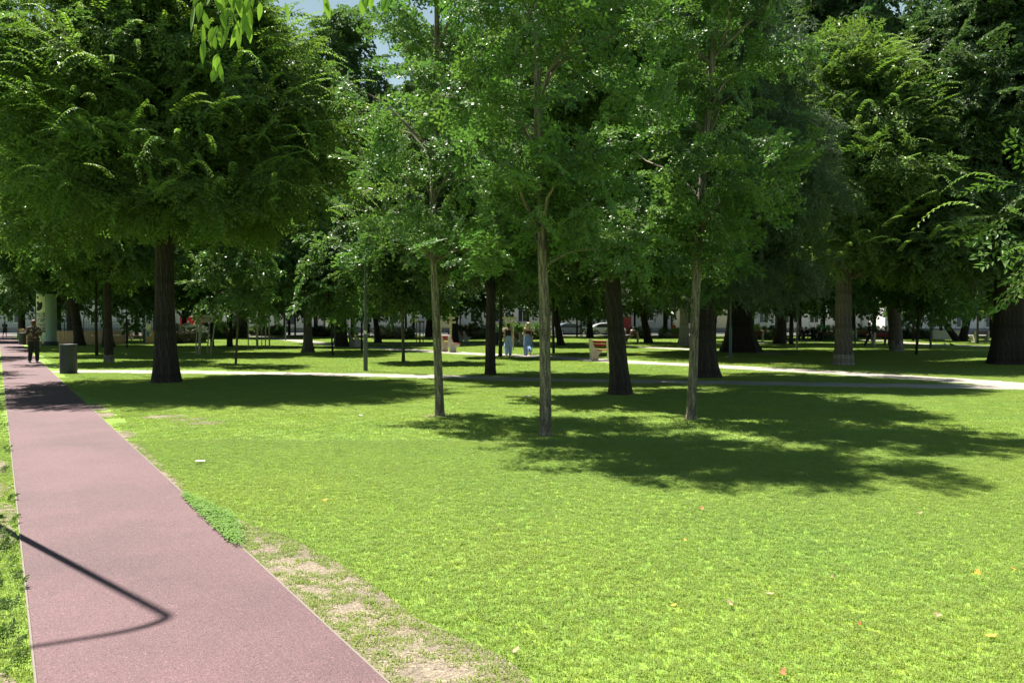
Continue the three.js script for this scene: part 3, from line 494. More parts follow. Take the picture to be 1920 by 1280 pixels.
// ---------------------------------------------------------------- hedges and shrubs
function hedge(label, px, py, wpx, hpx, material, depth = 1.6, name = 'hedge', sc) {
  const g = ground(px, py), w = wpx * g.s, h = hpx * g.s, t = thing(name, label, 'hedge', g.x, 0, g.z - depth / 2, 0, 'hedges'), r = rng(px * 7 + 1), L = [[], []], s = sc ?? clamp(-g.z / 32, 1, 2.4);
  part('added_core', new THREE.SphereGeometry(1, 12, 8).scale(w * 0.46, h * 0.5, depth * 0.42).translate(0, h * 0.42, 0), mat(0.17, 0.13, 0.09, 1), t);  // solid brown filler added inside the leaves so light does not pass through
  const n = Math.round(2.2 * (w * depth + 2 * h * (w + depth)) / (0.045 * s * s));
  for (let i = 0; i < n; i++) {
    const d = rv(r); const m = Math.max(Math.abs(d.x), Math.abs(d.y), Math.abs(d.z)); d.multiplyScalar(1 / m); const q = Math.pow(Math.abs(d.x) ** 5 + Math.abs(d.y) ** 5 + Math.abs(d.z) ** 5, -0.2); d.multiplyScalar(q);
    const b = 0.86 + 0.2 * fbm(d.x * w * 1.2 + px, d.z * 2 + d.y * 2, 3), p = V(d.x * w / 2 * b, h / 2 + d.y * h / 2 * b, d.z * depth / 2 * b); if (p.y < 0.03) continue;
    const dir = d.clone().add(rv(r, 0.6)).setY(d.y * 0.7 + 0.35 + (r() - 0.5) * 0.4).normalize(); if (Math.abs(dir.y) > 0.95) dir.x += 0.4;
    L[i % 2].push(placed(p.addScaledVector(dir, -0.16 * s), dir.normalize(), V(0, 1, 0).add(rv(r, 0.3)), s * (0.7 + 0.6 * r())));
  }
  const rt = rng(px + 5); L.forEach((l, i) => copies('foliage', SPRAY.hedge[i], material, l, t, l.map(() => tint(rt, 0.35, 0.15))));
}
hedge('grey-leaved rounded hedge next to the leaning tree stakes', 334, 644, 66, 31, M.leafGreyHedge, 2.4, 'rounded_hedge', 1.4);
hedge('long light green hedge behind the leaning tree stakes', 402, 634, 84, 24, M.leafHedge, 2.2);
hedge('low green hedge near the far end of the curving path', 497, 630, 60, 15, M.leafHedge, 2);
hedge('low grey-green hedge before the white building', 604, 630.5, 46, 14, M.leafGreyHedge, 2);
hedge('clipped grey hedge before the long white building', 738, 636, 62, 19, M.leafGreyHedge, 2);
hedge('dark clipped hedge behind the small white and red bench', 884, 635, 66, 21, M.leafDark, 2);
hedge('pale green shrub behind the blonde walker', 1010, 637, 34, 24, M.leafHedge, 2, 'shrub');
hedge('green shrub row behind the leaning trees', 955, 634, 40, 24, M.leafHedge, 2, 'shrub');
hedge('low green hedge before the parked cars', 1095, 629, 110, 8, M.leafHedge, 1.4);
hedge('round light shrub near the bench with a lying person', 1204, 634, 24, 16, M.leafHedge, 2, 'shrub');
hedge('yellow-green leafy shrub beside the pale-barked tree', 1261, 635, 34, 14, M.leafHack, 1.6, 'shrub');
hedge('broad rounded hedge with a dark tree growing in it', 1440, 638, 62, 22, M.leafHedge, 3);
hedge('green hedge beside the person in green', 1572, 638, 62, 20, M.leafHedge, 2.4);
hedge('long green hedge behind the red bench with sitters', 1642, 633, 90, 17, M.leafHedge, 2);
hedge('dark flat-topped clipped hedge behind thin dark tree', 1724, 635, 64, 13, M.leafDark, 1.6);

// ---------------------------------------------------------------- benches
M.concrete = new THREE.MeshStandardMaterial({ roughness: 0.95, map: texture(256, (u, v, o) => { const a = fbm(u * 8, v * 8, 4, 8), b = noise(u * 128, v * 128, 128), k = 0.85 + 0.2 * a + 0.1 * b; o[0] = 190 * k; o[1] = 182 * k; o[2] = 168 * k; }, true, 1) });
const woodTex = (c) => texture(256, (u, v, o) => { const g = fbm(u * 3 + fbm(u * 4, v * 2, 2, 2), v * 40, 3, 8), k = 0.7 + 0.5 * g; for (let i = 0; i < 3; i++) o[i] = c[i] * k; }, true, 1);
M.redSlat = new THREE.MeshStandardMaterial({ roughness: 0.6, map: woodTex([138, 30, 28]) }); M.brownSlat = new THREE.MeshStandardMaterial({ roughness: 0.75, map: woodTex([120, 78, 52]) });
const supportShape = new THREE.Shape(); [[-0.2, -0.04], [0.14, -0.04], [0.13, 0.2], [0.2, 0.3], [0.35, 0.37], [0.36, 0.43], [0.08, 0.455], [-0.09, 0.6], [-0.17, 0.82], [-0.2, 0.9], [-0.31, 0.9], [-0.27, 0.5]].forEach(([a, b], i) => i ? supportShape.lineTo(a, b) : supportShape.moveTo(a, b));
const supportGeo = new THREE.ExtrudeGeometry(supportShape, { depth: 0.1, bevelEnabled: true, bevelSize: 0.012, bevelThickness: 0.012, bevelSegments: 1 }).rotateY(-Math.PI / 2).translate(0.05, 0, 0), slatGeo = rbox(1.3, 0.1, 0.035), seatSlatGeo = rbox(1.3, 0.035, 0.1);
function bench(label, px, py, turn, slat = M.redSlat, len = 1) {
  const g = ground(px, py), t = thing('park_bench', label, 'bench', g.x, 0, g.z, rad(turn), 'concrete benches with slats');
  for (const x of [-0.52, 0.52]) part('support', supportGeo, M.concrete, t).position.x = x * len;
  [[0.82, -0.135], [0.68, -0.085]].forEach(([y, z]) => { const s = part('back_slat', slatGeo, slat, t); s.position.set(0, y, z); s.rotation.x = -0.3; s.scale.x = len; });
  [0.06, 0.19, 0.31].forEach((z) => { const s = part('seat_slat', seatSlatGeo, slat, t); s.position.set(0, 0.475, z); s.scale.x = len; });
}
bench('concrete bench with red slats partly behind dark thick trunk between ginkgos', 1132, 677.5, 128);
bench('concrete bench with red slats behind the pale ginkgo with soil ring', 842, 660, 120);
bench('concrete bench with red slats beside stout flared tree', 667, 650, 122);
bench('small concrete bench with red slats near the dark hedge', 870, 641.5, 118);
bench('concrete bench facing away, half hidden behind the walking women', 973, 647, 120, M.brownSlat);
bench('red-slatted bench on far lawn with a reclining person', 1184, 641.5, 165);
bench('red-slatted bench behind the enormous old tree', 1418, 641, 170);
bench('red-slatted bench with two people in dark clothes', 1655, 648, 178, M.redSlat, 1.15);
bench('brown wooden-slatted bench beside the V-shaped tree', 1838, 641.5, 195, M.brownSlat, 1.2);
bench('pale bench end behind the massive dark tree', 1908, 646, 200, M.brownSlat);
bench('bench with weathered slats in front of far green hedge', 1617, 636, 180, M.brownSlat, 1.2);

// ---------------------------------------------------------------- lamp posts, bins, column, stakes
M.post = mat(0.075, 0.09, 0.085, 0.55, { metalness: 0.3 }); M.postBlue = mat(0.1, 0.14, 0.15, 0.55, { metalness: 0.3 }); M.lampWhite = mat(0.75, 0.75, 0.74, 0.5); M.bin = mat(0.032, 0.036, 0.038, 0.5, { metalness: 0.3 });
function lampPost(label, px, py, h, material, r = 0.06) {
  const g = ground(px, py), t = thing('lamp_post', label, 'lamp post', g.x, 0, g.z, 0, 'park lamp posts');
  part('base_section', new THREE.LatheGeometry([[r * 1.15, -0.05], [r * 1.15, h * 0.27], [r * 0.95, h * 0.275], [r * 0.7, h * 0.3]].map((p) => new THREE.Vector2(...p)), 14), material, t);
  part('pole', cyl(r * 0.68, r * 0.55, h * 0.7, 0, h * 0.295, 0), material, t);
  const head = part('lamp_head', new THREE.LatheGeometry([[0.05, h - 0.02], [0.1, h + 0.05], [0.24, h + 0.1], [0.25, h + 0.16], [0.0, h + 0.2]].map((p) => new THREE.Vector2(...p)), 18), M.lampWhite, t);
  part('access_door', rbox(0.07, 0.26, 0.02, 0, h * 0.17, r * 1.12, 0.005), material, t);
  return t;
}
{ const t = lampPost('tall dark grey lamp post with a white sticker, beside the gravel path', 685, 696, 5.9, M.post, 0.062); part('sticker', new THREE.CylinderGeometry(0.0725, 0.0725, 0.11, 14, 1, true, -0.9, 1.6).translate(0, 1.3, 0), mat(0.6, 0.6, 0.55), t); }
lampPost('blue-grey lamp post in front of the enormous old tree', 1370, 672, 5, M.postBlue, 0.058);
lampPost('thin dark lamp post near the people at the hedge', 1495, 655, 5, M.post, 0.05);
lampPost('thin lamp post left of the red bench with sitters', 1604, 646, 5, M.post, 0.05);
lampPost('pale thin lamp post next to the stout flared tree', 628, 650, 5, M.postBlue, 0.05);
lampPost('thin pale lamp post along the curving path', 535, 638, 5, M.postBlue, 0.05);
// arched post beside the track: stands just outside the view, its shadow lies on the track
{
  const t = thing('arched_lamp_post', 'dark curved-arm lamp post beside the red track, its shadow across the track', 'lamp post', -4.34, 0, -7.455);
  const top = V(0, 4.55, 0), pts = [V(0, -0.05, 0), V(0, 3, 0), V(0, 7.05, 0)], a = V(-0.86, 0, 0.5);
  for (let k = 1; k <= 8; k++) { const f = k / 8 * Math.PI / 2; pts.push(V(0, 7.05, 0).addScaledVector(a, 0.42 * (1 - Math.cos(f))).add(V(0, 0.42 * Math.sin(f), 0))); }
  pts.push(pts.at(-1).clone().addScaledVector(a, 0.5), pts.at(-1).clone().addScaledVector(a, 0.9));
  part('pole', limbTube(pts, pts.map((p, i) => lerp(0.036, 0.02, i / (pts.length - 1))), 12), M.post, t);
  part('lamp_head', rbox(0.5, 0.09, 0.2, 0, 0, 0, 0.04).rotateY(Math.atan2(-a.z, a.x)).translate(pts.at(-1).x + a.x * 0.2, pts.at(-1).y, pts.at(-1).z + a.z * 0.2), M.post, t);
}
function litterBin(label, px, py, h, w) {
  const g = ground(px, py), t = thing('litter_bin', label, 'litter bin', g.x, 0, g.z, 0, 'litter bins'), r = w / 2;
  part('body', new THREE.LatheGeometry([[r * 0.96, -0.02], [r, 0.02], [r, h - 0.05], [r * 0.985, h], [r * 0.9, h], [r * 0.88, h - 0.12], [0, h - 0.14]].map((p) => new THREE.Vector2(...p)), 32), M.bin, t);
  part('rim', new THREE.TorusGeometry(r * 0.96, 0.02, 6, 32).rotateX(Math.PI / 2).translate(0, h, 0), M.bin, t);
  part('foot_ring', cyl(r * 0.9, r * 0.9, 0.04, 0, -0.02, 0, 32), M.post, t);
}
litterBin('round dark grey litter bin where red track meets the gravel path', 127, 700, 0.92, 0.52);
litterBin('dark grey litter bin against the picket fence behind walking person', 41, 646, 0.82, 0.5);
litterBin('tall dark bin on the lawn between two dark trunks and women', 931, 646, 0.85, 0.36);
// advertising column
{
  const g = ground(87, 648), t = thing('advertising_column', 'pale mint advertising column with black and white posters beside the track', 'column', g.x, 0, g.z), h = 3.55, r = 0.62;
  M.mint = mat(0.45, 0.57, 0.53, 0.5);
  part('drum', cyl(r, r, h, 0, 0.02, 0, 40), M.mint, t);
  part('base', cyl(r + 0.1, r + 0.08, 0.32, 0, -0.02, 0, 40), mat(0.06, 0.07, 0.08, 0.7), t);
  const cap = part('cap', new THREE.LatheGeometry([[0, h], [r + 0.04, h], [r + 0.05, h + 0.32], [r - 0.1, h + 0.38], [0, h + 0.45]].map((p) => new THREE.Vector2(...p)), 40), mat(0.015, 0.015, 0.03, 0.5), t);
  part('cap_top', cyl(r - 0.14, r - 0.2, 0.06, 0, h + 0.4, 0, 24), M.lampWhite, cap);
  const cv = document.createElement('canvas'); cv.width = 256; cv.height = 1024; const c = cv.getContext('2d');
  c.fillStyle = '#b9b3a8'; c.fillRect(0, 0, 256, 1024); c.fillStyle = '#e4e0d6'; c.fillRect(14, 10, 228, 400);
  c.fillStyle = '#8a857c'; c.fillRect(60, 40, 60, 46); c.fillStyle = '#16130f';
  c.beginPath(); c.moveTo(60, 150); c.lineTo(110, 128); c.lineTo(120, 180); c.lineTo(190, 160); c.quadraticCurveTo(205, 270, 170, 350); c.lineTo(110, 395); c.lineTo(36, 380); c.lineTo(40, 300); c.lineTo(80, 250); c.lineTo(50, 210); c.fill();
  const rr = rng(4); for (const [y0, y1] of [[430, 545], [570, 665], [690, 880]]) { c.fillStyle = '#9a968f'; c.fillRect(18, y0, 220, y1 - y0); for (let y = y0 + 6; y < y1 - 10; y += 24) for (let x = 24; x < 225; x += 26) { c.fillStyle = ['#3b3a38', '#6b6864', '#d8d4cc', '#55524e'][Math.floor(rr() * 4)]; c.fillRect(x, y, 12 + rr() * 12, 8 + rr() * 12); } }
  c.fillStyle = '#1a1a1c'; c.fillRect(14, 890, 228, 34); c.fillStyle = '#d4d0c6'; c.fillRect(14, 930, 228, 86);
  const tx = new THREE.CanvasTexture(cv); tx.colorSpace = THREE.SRGBColorSpace;
  const face = Math.atan2(-g.x, -g.z);                                 // posters wrap the side that turns to the track
  part('poster', new THREE.CylinderGeometry(r + 0.006, r + 0.006, 2.75, 20, 1, true, face - 1.55, 1.5).translate(0, 2.05, 0), new THREE.MeshStandardMaterial({ map: tx, roughness: 0.8, side: THREE.DoubleSide }), t);
}
// wooden stakes round young trees
M.stake = new THREE.MeshStandardMaterial({ roughness: 0.9, map: woodTex([166, 158, 124]) }); M.stakeBrown = new THREE.MeshStandardMaterial({ roughness: 0.9, map: woodTex([146, 116, 86]) });
function stakes(label, px, py, w, h, posts, boards, material, lean = 0) {
  const g = ground(px, py), t = thing('tree_stakes', label, 'tree stakes', g.x, 0, g.z, 0, 'wooden tree stake frames');
  posts.forEach(([x, z, dx, r]) => part('stake', bar(V(x * w, -0.1, z * w), V(x * w + dx, h, z * w * 0.8), r ?? 0.035, 8), material, t));
  boards.forEach(([y, x0, x1, z, tilt]) => { const b = part('crossboard', rbox((x1 - x0) * w, 0.12, 0.025, 0, 0, 0, 0.004), material, t); b.position.set((x0 + x1) / 2 * w, y, z * w); b.rotation.z = tilt ?? 0; });
  return t;
}
stakes('leaning wooden tree stakes with cross boards, beside the grey hedge', 388, 665, 0.9, 1.95, [[-0.55, 0.3, 0.08, 0.03], [-0.35, 0.3, 0.06, 0.075], [-0.2, -0.5, 0.22, 0.035], [0.25, 0.3, 0.28, 0.035]], [[1.92, -0.5, 0.62, 0.28, -0.03], [1.68, -0.4, 0.55, 0.3, 0.02], [1.8, -0.4, 0.5, -0.45, 0.04]], M.stake);
stakes('upright wooden tree stakes with two cross boards beside straight dark tree', 484, 653, 1.0, 1.9, [[-0.55, 0.3, 0, 0.035], [0, 0.3, 0, 0.075], [0.1, -0.4, 0, 0.03], [0.5, 0.3, 0.05, 0.035], [0.55, -0.5, 0, 0.05]], [[1.85, -0.5, 0.6, 0.3], [1.58, -0.5, 0.6, 0.33], [1.7, -0.5, 0.6, -0.45]], M.stake);
stakes('three slim brown stakes with a top rail before the broad dark trunk', 787, 642, 0.7, 1.7, [[-0.35, 0.2, 0, 0.035], [-0.02, -0.3, 0, 0.06], [0.4, 0.2, 0, 0.035]], [[1.66, -0.5, 0.55, 0.22]], M.stakeBrown);
stakes('tree stake with wide boards in front of red bench', 844, 660.5, 0.9, 1.9, [[0.0, 0, 0.06, 0.055], [-0.6, -0.5, 0, 0.04]], [[1.85, -0.6, 0.3, 0.08], [1.62, -0.6, 0.35, 0.1], [1.4, -0.6, 0.1, 0.08]], M.stake);
stakes('slim stake frame between the two walking women', 957, 657, 0.7, 1.9, [[-0.25, 0.2, 0, 0.03], [0.25, 0.2, 0, 0.03], [-0.2, -0.6, 0, 0.03]], [[1.85, -0.9, 0.5, 0.24], [1.6, -0.4, 0.4, 0.24]], M.stake);
stakes('dark stake frame beside the strongly leaning tree', 1031, 639, 0.9, 1.9, [[-0.3, 0.2, 0, 0.06], [0, -0.2, 0, 0.06], [0.3, 0.2, 0, 0.06]], [[1.85, -0.4, 0.4, 0.24]], M.stakeBrown);

// ---------------------------------------------------------------- playground fences
M.picket = new THREE.MeshStandardMaterial({ roughness: 0.9, map: woodTex([186, 152, 116]) }); M.greenMetal = mat(0.012, 0.07, 0.05, 0.5);
const picketGeo = (() => { const s = new THREE.Shape([[-0.042, 0.04], [0.042, 0.04], [0.042, 0.97], [0, 1.02], [-0.042, 0.97]].map((p) => new THREE.Vector2(...p))); return new THREE.ExtrudeGeometry(s, { depth: 0.022, bevelEnabled: false }); })();
function picketFence(label, a, b, spacing = 0.1) {
  const d = b.clone().sub(a), len = d.length(), t = thing('picket_fence', label, 'fence', a.x, 0, a.z, Math.atan2(-d.z, d.x), 'wooden picket fence runs'), r = rng(Math.round(len * 100));
  for (let x = 0.05; x < len; x += spacing) { const p = part('picket', picketGeo, M.picket, t); p.position.set(x, (r() - 0.5) * 0.05, 0); p.rotation.z = (r() - 0.5) * 0.03; }
  for (const y of [0.28, 0.78]) part('rail', box(len, 0.08, 0.04, len / 2, y, -0.025), M.picket, t);
  for (let x = 0; x <= len + 0.01; x += len / Math.max(1, Math.round(len / 2.4))) part('post', cyl(0.05, 0.05, 1.1, x, -0.1, -0.1, 8), M.picket, t);
}
const gv = (px, py) => { const g = ground(px, py); return V(g.x, 0, g.z); };
picketFence('weathered picket fence from the advertising column to the playground gate', gv(100, 645.4), gv(232, 645.4));
picketFence('weathered picket fence behind the person in blue shorts', gv(272, 645.4), gv(296, 645.4));
{ const d1 = 67.5, d2 = 96; picketFence('picket fence running beside the red track past the litter bin', V(TR(d1) + 0.5, 0, -d1), V(TR(d2) + 0.5, 0, -d2), 0.17); picketFence('picket fence behind the column joining the run along the track', V(TR(d1) + 0.5, 0, -d1), gv(100, 645.4)); }
function meshFence(label, a, b, h) {
  const d = b.clone().sub(a), len = d.length(), t = thing('mesh_fence', label, 'fence', a.x, 0, a.z, Math.atan2(-d.z, d.x), 'green metal mesh fences'), w = [];
  for (let x = 0.06; x < len; x += 0.12) w.push(box(0.012, h - 0.1, 0.012, x, h / 2, 0)); for (let y = 0.1; y < h; y += 0.25) w.push(box(len, 0.014, 0.014, len / 2, y, 0.014));
  part('wire_mesh', merge(w), M.greenMetal, t).userData.kind = 'stuff';
  for (let x = 0; x <= len + 0.01; x += len / Math.max(1, Math.round(len / 2.5))) part('post', box(0.07, h + 0.1, 0.07, x, (h + 0.1) / 2 - 0.05, -0.05), M.greenMetal, t);
}
meshFence('green metal mesh fence behind the picket fence', gv(60, 642.5), gv(238, 642.5), 1.75);
meshFence('green metal mesh fence right of the playground gate', gv(268, 642.5), gv(300, 642.5), 1.7);
meshFence('green mesh fence across the back of the playground', gv(60, 633), gv(300, 633), 1.9);
{
  const g = ground(252, 644.5), t = thing('playground_gate', 'green metal gate frame open between the picket fence runs', 'gate', g.x, 0, g.z), w = 1.5;
  for (const x of [-w / 2, w / 2]) part('post', box(0.08, 1.55, 0.08, x, 0.75, 0), M.greenMetal, t);
  part('rail', box(w, 0.06, 0.05, 0, 1.45, 0), M.greenMetal, t); part('rail', box(w, 0.06, 0.05, 0, 0.12, 0), M.greenMetal, t);
  const q = thing('play_table', 'orange-brown wooden play table with benches inside the playground', 'play table', ground(254, 639).x, 0, ground(254, 639).z);
  const or = mat(0.42, 0.22, 0.1, 0.8); part('top', rbox(1.8, 0.07, 0.8, 0, 0.75, 0), or, q); for (const z of [-0.75, 0.75]) part('seat', rbox(1.8, 0.06, 0.25, 0, 0.45, z), or, q);
  for (const x of [-0.6, 0.6]) { part('leg', bar(V(x, 0, 0.6), V(x, 0.74, -0.25), 0.05), or, q); part('leg', bar(V(x, 0, -0.6), V(x, 0.74, 0.25), 0.05), or, q); }
  const p = thing('pink_play_house', 'pale pink rounded play board behind the wooden play table', 'play board', ground(239, 636).x, 0, ground(239, 636).z);
  const s = new THREE.Shape(); s.moveTo(-0.5, 0); s.lineTo(0.5, 0); s.lineTo(0.5, 1.1); s.absarc(0, 1.1, 0.5, 0, Math.PI); s.lineTo(-0.5, 0);
  part('panel', new THREE.ExtrudeGeometry(s, { depth: 0.1, bevelEnabled: true, bevelSize: 0.02, bevelThickness: 0.02 }), mat(0.7, 0.5, 0.45, 0.7), p); for (const x of [-0.4, 0.4]) part('foot', cyl(0.05, 0.05, 0.5, x, -0.1, -0.08), M.greenMetal, p);
}

// ---------------------------------------------------------------- people
function nets(f, lo, hi, c) {                                          // surface nets
  const n = [0, 1, 2].map((k) => Math.ceil((hi[k] - lo[k]) / c) + 1), [nx, ny, nz] = n, F = new Float32Array(nx * ny * nz), id = (i, j, k) => i + nx * (j + ny * k), at = new Int32Array(nx * ny * nz).fill(-1), pos = [], idx = [];
  for (let k = 0; k < nz; k++) for (let j = 0; j < ny; j++) for (let i = 0; i < nx; i++) F[id(i, j, k)] = f(lo[0] + i * c, lo[1] + j * c, lo[2] + k * c);
  for (let k = 0; k < nz - 1; k++) for (let j = 0; j < ny - 1; j++) for (let i = 0; i < nx - 1; i++) {
    let sx = 0, sy = 0, sz = 0, m = 0; const v = []; for (let q = 0; q < 8; q++) v.push(F[id(i + (q & 1), j + (q >> 1 & 1), k + (q >> 2))]);
    for (let a = 0; a < 8; a++) for (const e of [1, 2, 4]) { const b = a | e; if (b === a || (v[a] < 0) === (v[b] < 0)) continue; const t = v[a] / (v[a] - v[b]); sx += (a & 1) + (e === 1 ? t : 0); sy += (a >> 1 & 1) + (e === 2 ? t : 0); sz += (a >> 2) + (e === 4 ? t : 0); m++; }
    if (m) { at[id(i, j, k)] = pos.length / 3; pos.push(lo[0] + (i + sx / m) * c, lo[1] + (j + sy / m) * c, lo[2] + (k + sz / m) * c); }
  }
  const quad = (a, b, d, e, flip) => { if (flip) idx.push(a, d, b, b, d, e); else idx.push(a, b, d, b, e, d); };
  for (let k = 1; k < nz - 1; k++) for (let j = 1; j < ny - 1; j++) for (let i = 1; i < nx - 1; i++) {
    const s = F[id(i, j, k)] < 0;
    if (s !== F[id(i + 1, j, k)] < 0) quad(at[id(i, j - 1, k - 1)], at[id(i, j, k - 1)], at[id(i, j - 1, k)], at[id(i, j, k)], !s);
    if (s !== F[id(i, j + 1, k)] < 0) quad(at[id(i - 1, j, k - 1)], at[id(i, j, k - 1)], at[id(i - 1, j, k)], at[id(i, j, k)], s);
    if (s !== F[id(i, j, k + 1)] < 0) quad(at[id(i - 1, j - 1, k)], at[id(i, j - 1, k)], at[id(i - 1, j, k)], at[id(i, j, k)], !s);
  }
  const g = geom(pos, idx, pos.flatMap((v, i) => i % 3 === 0 ? [v, pos[i + 1]] : [])); g.computeVertexNormals(); return g;
}
const smin = (a, b, k) => { const h = Math.max(k - Math.abs(a - b), 0) / k; return Math.min(a, b) - h * h * k / 4; };
function cone(b, x, y, z, grow) {                                      // tapered capsule, flattened front to back by b.f
  const f = b.f ?? 1, ax = b.a.x, ay = b.a.y, az = b.a.z * f, dx = b.b.x - ax, dy = b.b.y - ay, dz = b.b.z * f - az, px = x - ax, py = y - ay, pz = z * f - az, t = clamp((px * dx + py * dy + pz * dz) / (dx * dx + dy * dy + dz * dz + 1e-9), 0, 1);
  return Math.hypot(px - t * dx, py - t * dy, pz - t * dz) - lerp(b.ra, b.rb, t) - grow;
}
const field = (bones, grow = 0, k = 0.04) => (x, y, z) => { let d = 9; for (const b of bones) d = smin(d, cone(b, x, y, z, grow + (b.g ?? 0)), k); return d; };
function bounds(bones, pad) { const lo = [9, 9, 9], hi = [-9, -9, -9]; for (const b of bones) for (const [p, r] of [[b.a, b.ra], [b.b, b.rb]]) [p.x, p.y, p.z].forEach((v, i) => { lo[i] = Math.min(lo[i], v - r - pad); hi[i] = Math.max(hi[i], v + r + pad); }); return [lo, hi]; }
const SKIN = mat(0.48, 0.29, 0.2, 0.6), bones = (a, b, ra, rb, f) => ({ a, b, ra, rb, f });
const dirOf = (flex, abduct = 0) => V(Math.sin(abduct), -Math.cos(flex) * Math.cos(abduct), -Math.sin(flex) * Math.cos(abduct));
// o: height, legs [right, left] = [flex, knee], arms = [flex, elbow, abduct], lean, and what is worn; figures face -z
function person(label, px, py, o) {
  const g = o.at ?? ground(px, py), t = thing('person', label, 'person', g.x, o.y ?? 0, g.z, rad(o.turn ?? 0), o.group), s = (o.height ?? 1.7) / 1.7, fine = o.fine ?? 1, c1 = 0.02 / fine, R = rad;
  const legs = o.legs ?? [[4, 4], [-4, 3]], arms = o.arms ?? [[5, 12, 9], [-5, 12, 9]], lean = R(o.lean ?? 0), girth = o.girth ?? 1, wide = o.wide ?? 1;
  const drop = (l) => 0.43 * Math.cos(R(l[0])) + 0.41 * Math.cos(R(l[0] - l[1])) + 0.075, hy = o.seat ?? Math.max(drop(legs[0]), drop(legs[1]));
  const up = (d, x = 0, f = 0) => V(x, hy + d * Math.cos(lean) + f * Math.sin(lean), -d * Math.sin(lean) - f * Math.cos(lean));
  const S = {}, torso = [bones(V(-0.075, hy + 0.01, 0), V(0.075, hy + 0.01, 0), 0.112 * girth, 0.112 * girth, 1.15), bones(up(0.05), up(0.24), 0.125 * girth, 0.118 * girth, 1.25), bones(up(0.24), up(0.42), 0.122 * girth, 0.128, 1.3), bones(up(0.455, -0.125), up(0.455, 0.125), 0.062, 0.062, 1)];
  const neck = bones(up(0.46), up(0.58, 0, 0.015), 0.058, 0.05), HC = up(0.665, 0, 0.03);
  const head = [bones(HC.clone().add(V(0, 0.03, 0.012)), HC.clone().add(V(0, 0.02, -0.012)), 0.088, 0.084), bones(HC.clone().add(V(0, -0.02, -0.03)), HC.clone().add(V(0, -0.075, -0.055)), 0.062, 0.036), bones(HC.clone().add(V(0, -0.005, -0.088)), HC.clone().add(V(0, -0.03, -0.104)), 0.01, 0.015), bones(HC.clone().add(V(0.084, 0.01, 0.01)), HC.clone().add(V(0.088, -0.03, 0.005)), 0.016, 0.01), bones(HC.clone().add(V(-0.084, 0.01, 0.01)), HC.clone().add(V(-0.088, -0.03, 0.005)), 0.016, 0.01)];
  const thighs = [], shins = [], feet = [], uppers = [], fores = [], hands = [];
  [1, -1].forEach((sd, i) => {
    const [fl, kn] = legs[i], hip = V(sd * 0.088, hy, 0), knee = hip.clone().addScaledVector(dirOf(R(fl), sd * R(o.splay ?? 2)), 0.43), ank = knee.clone().addScaledVector(dirOf(R(fl - kn)), 0.41), q = R(fl - kn) * 0.8;
    thighs.push(bones(hip, knee, 0.088 * girth, 0.058)); shins.push(bones(knee, ank, 0.056, 0.036)); const heel = ank.clone().add(V(0, -0.038 * Math.cos(q), 0.03 + 0.04 * Math.sin(q)));
    feet.push(bones(heel, ank.clone().addScaledVector(V(0, -Math.sin(-q) * 1 - 0.26, -Math.cos(q)), 0.16), 0.036, 0.028));
    const [af, el, ab] = arms[i], sh = up(0.455, sd * 0.165), d1 = dirOf(R(af), sd * R(ab)), elb = sh.clone().addScaledVector(d1, 0.28), d2 = dirOf(R(af + el), sd * R(ab * 0.3)), wr = elb.clone().addScaledVector(d2, 0.25);
    uppers.push(bones(sh, elb, 0.05, 0.04)); fores.push(bones(elb, wr, 0.04, 0.026));
    const side = V(-d2.z * 0, 0, 1).cross(d2).normalize(), nrm = V(-sd, 0, 0), fw = d2.clone().cross(nrm).normalize(), H = []; // palm faces the body
    H.push(bones(wr, wr.clone().addScaledVector(d2, 0.075), 0.024, 0.03, 1));
    [-0.027, -0.009, 0.009, 0.026].forEach((w, k) => { const l = [0.066, 0.078, 0.074, 0.056][k], b0 = wr.clone().addScaledVector(d2, 0.08).addScaledVector(fw, w * 1.1), b1 = b0.clone().addScaledVector(d2, l * 0.55).addScaledVector(nrm, 0.012), b2 = b1.clone().addScaledVector(d2, l * 0.4).addScaledVector(nrm, 0.026); H.push(bones(b0, b1, 0.0095, 0.0085), bones(b1, b2, 0.0085, 0.007)); });
    const th = wr.clone().addScaledVector(d2, 0.03).addScaledVector(fw, -0.026), t1 = th.clone().addScaledVector(d2, 0.035).addScaledVector(fw, -0.024).addScaledVector(nrm, 0.012); H.push(bones(th, t1, 0.013, 0.01), bones(t1, t1.clone().addScaledVector(d2, 0.03).addScaledVector(nrm, 0.008), 0.01, 0.008));
    hands.push(H);
  });
  const all = [...torso, neck, ...thighs, ...shins, ...feet, ...uppers, ...fores];
  const mk = (list, f, c, pad = 0.05) => { const [lo, hi] = bounds(list, pad); return nets(f, lo, hi, c); };
  const body = [mk(all, field(all), c1), mk([...head, neck], field([...head, neck], 0, 0.03), 0.009 / fine * 1.4)];
  if (fine > 0.7) hands.forEach((H) => body.push(mk(H, field(H, 0, 0.008), 0.005, 0.015)));
  part('body', merge(body).scale(s, s, s), o.skin ?? SKIN, t);
  const wear = (name, list, f, m, c = c1, pad = 0.09) => part(name, mk(list, f, c, pad).scale(s, s, s), m, t);
  const cut = (f, y0, y1, x = 9) => (a, b, c) => Math.max(f(a, b, c), y0 - b, b - y1, Math.abs(a) - x);
  if (o.shirt) {
    const sl = uppers.map((b) => bones(b.a, b.a.clone().lerp(b.b, o.sleeve ?? 0.75), b.ra + 0.022, lerp(b.ra, b.rb, 0.6) + 0.03)), list = [...torso, ...(o.sleeve === 0 ? [] : sl)];
    wear('top', list, cut(field(list, o.loose ?? 0.018), hy + (o.hem ?? -0.03), up(o.neck ?? 0.535).y), o.shirt);
  }
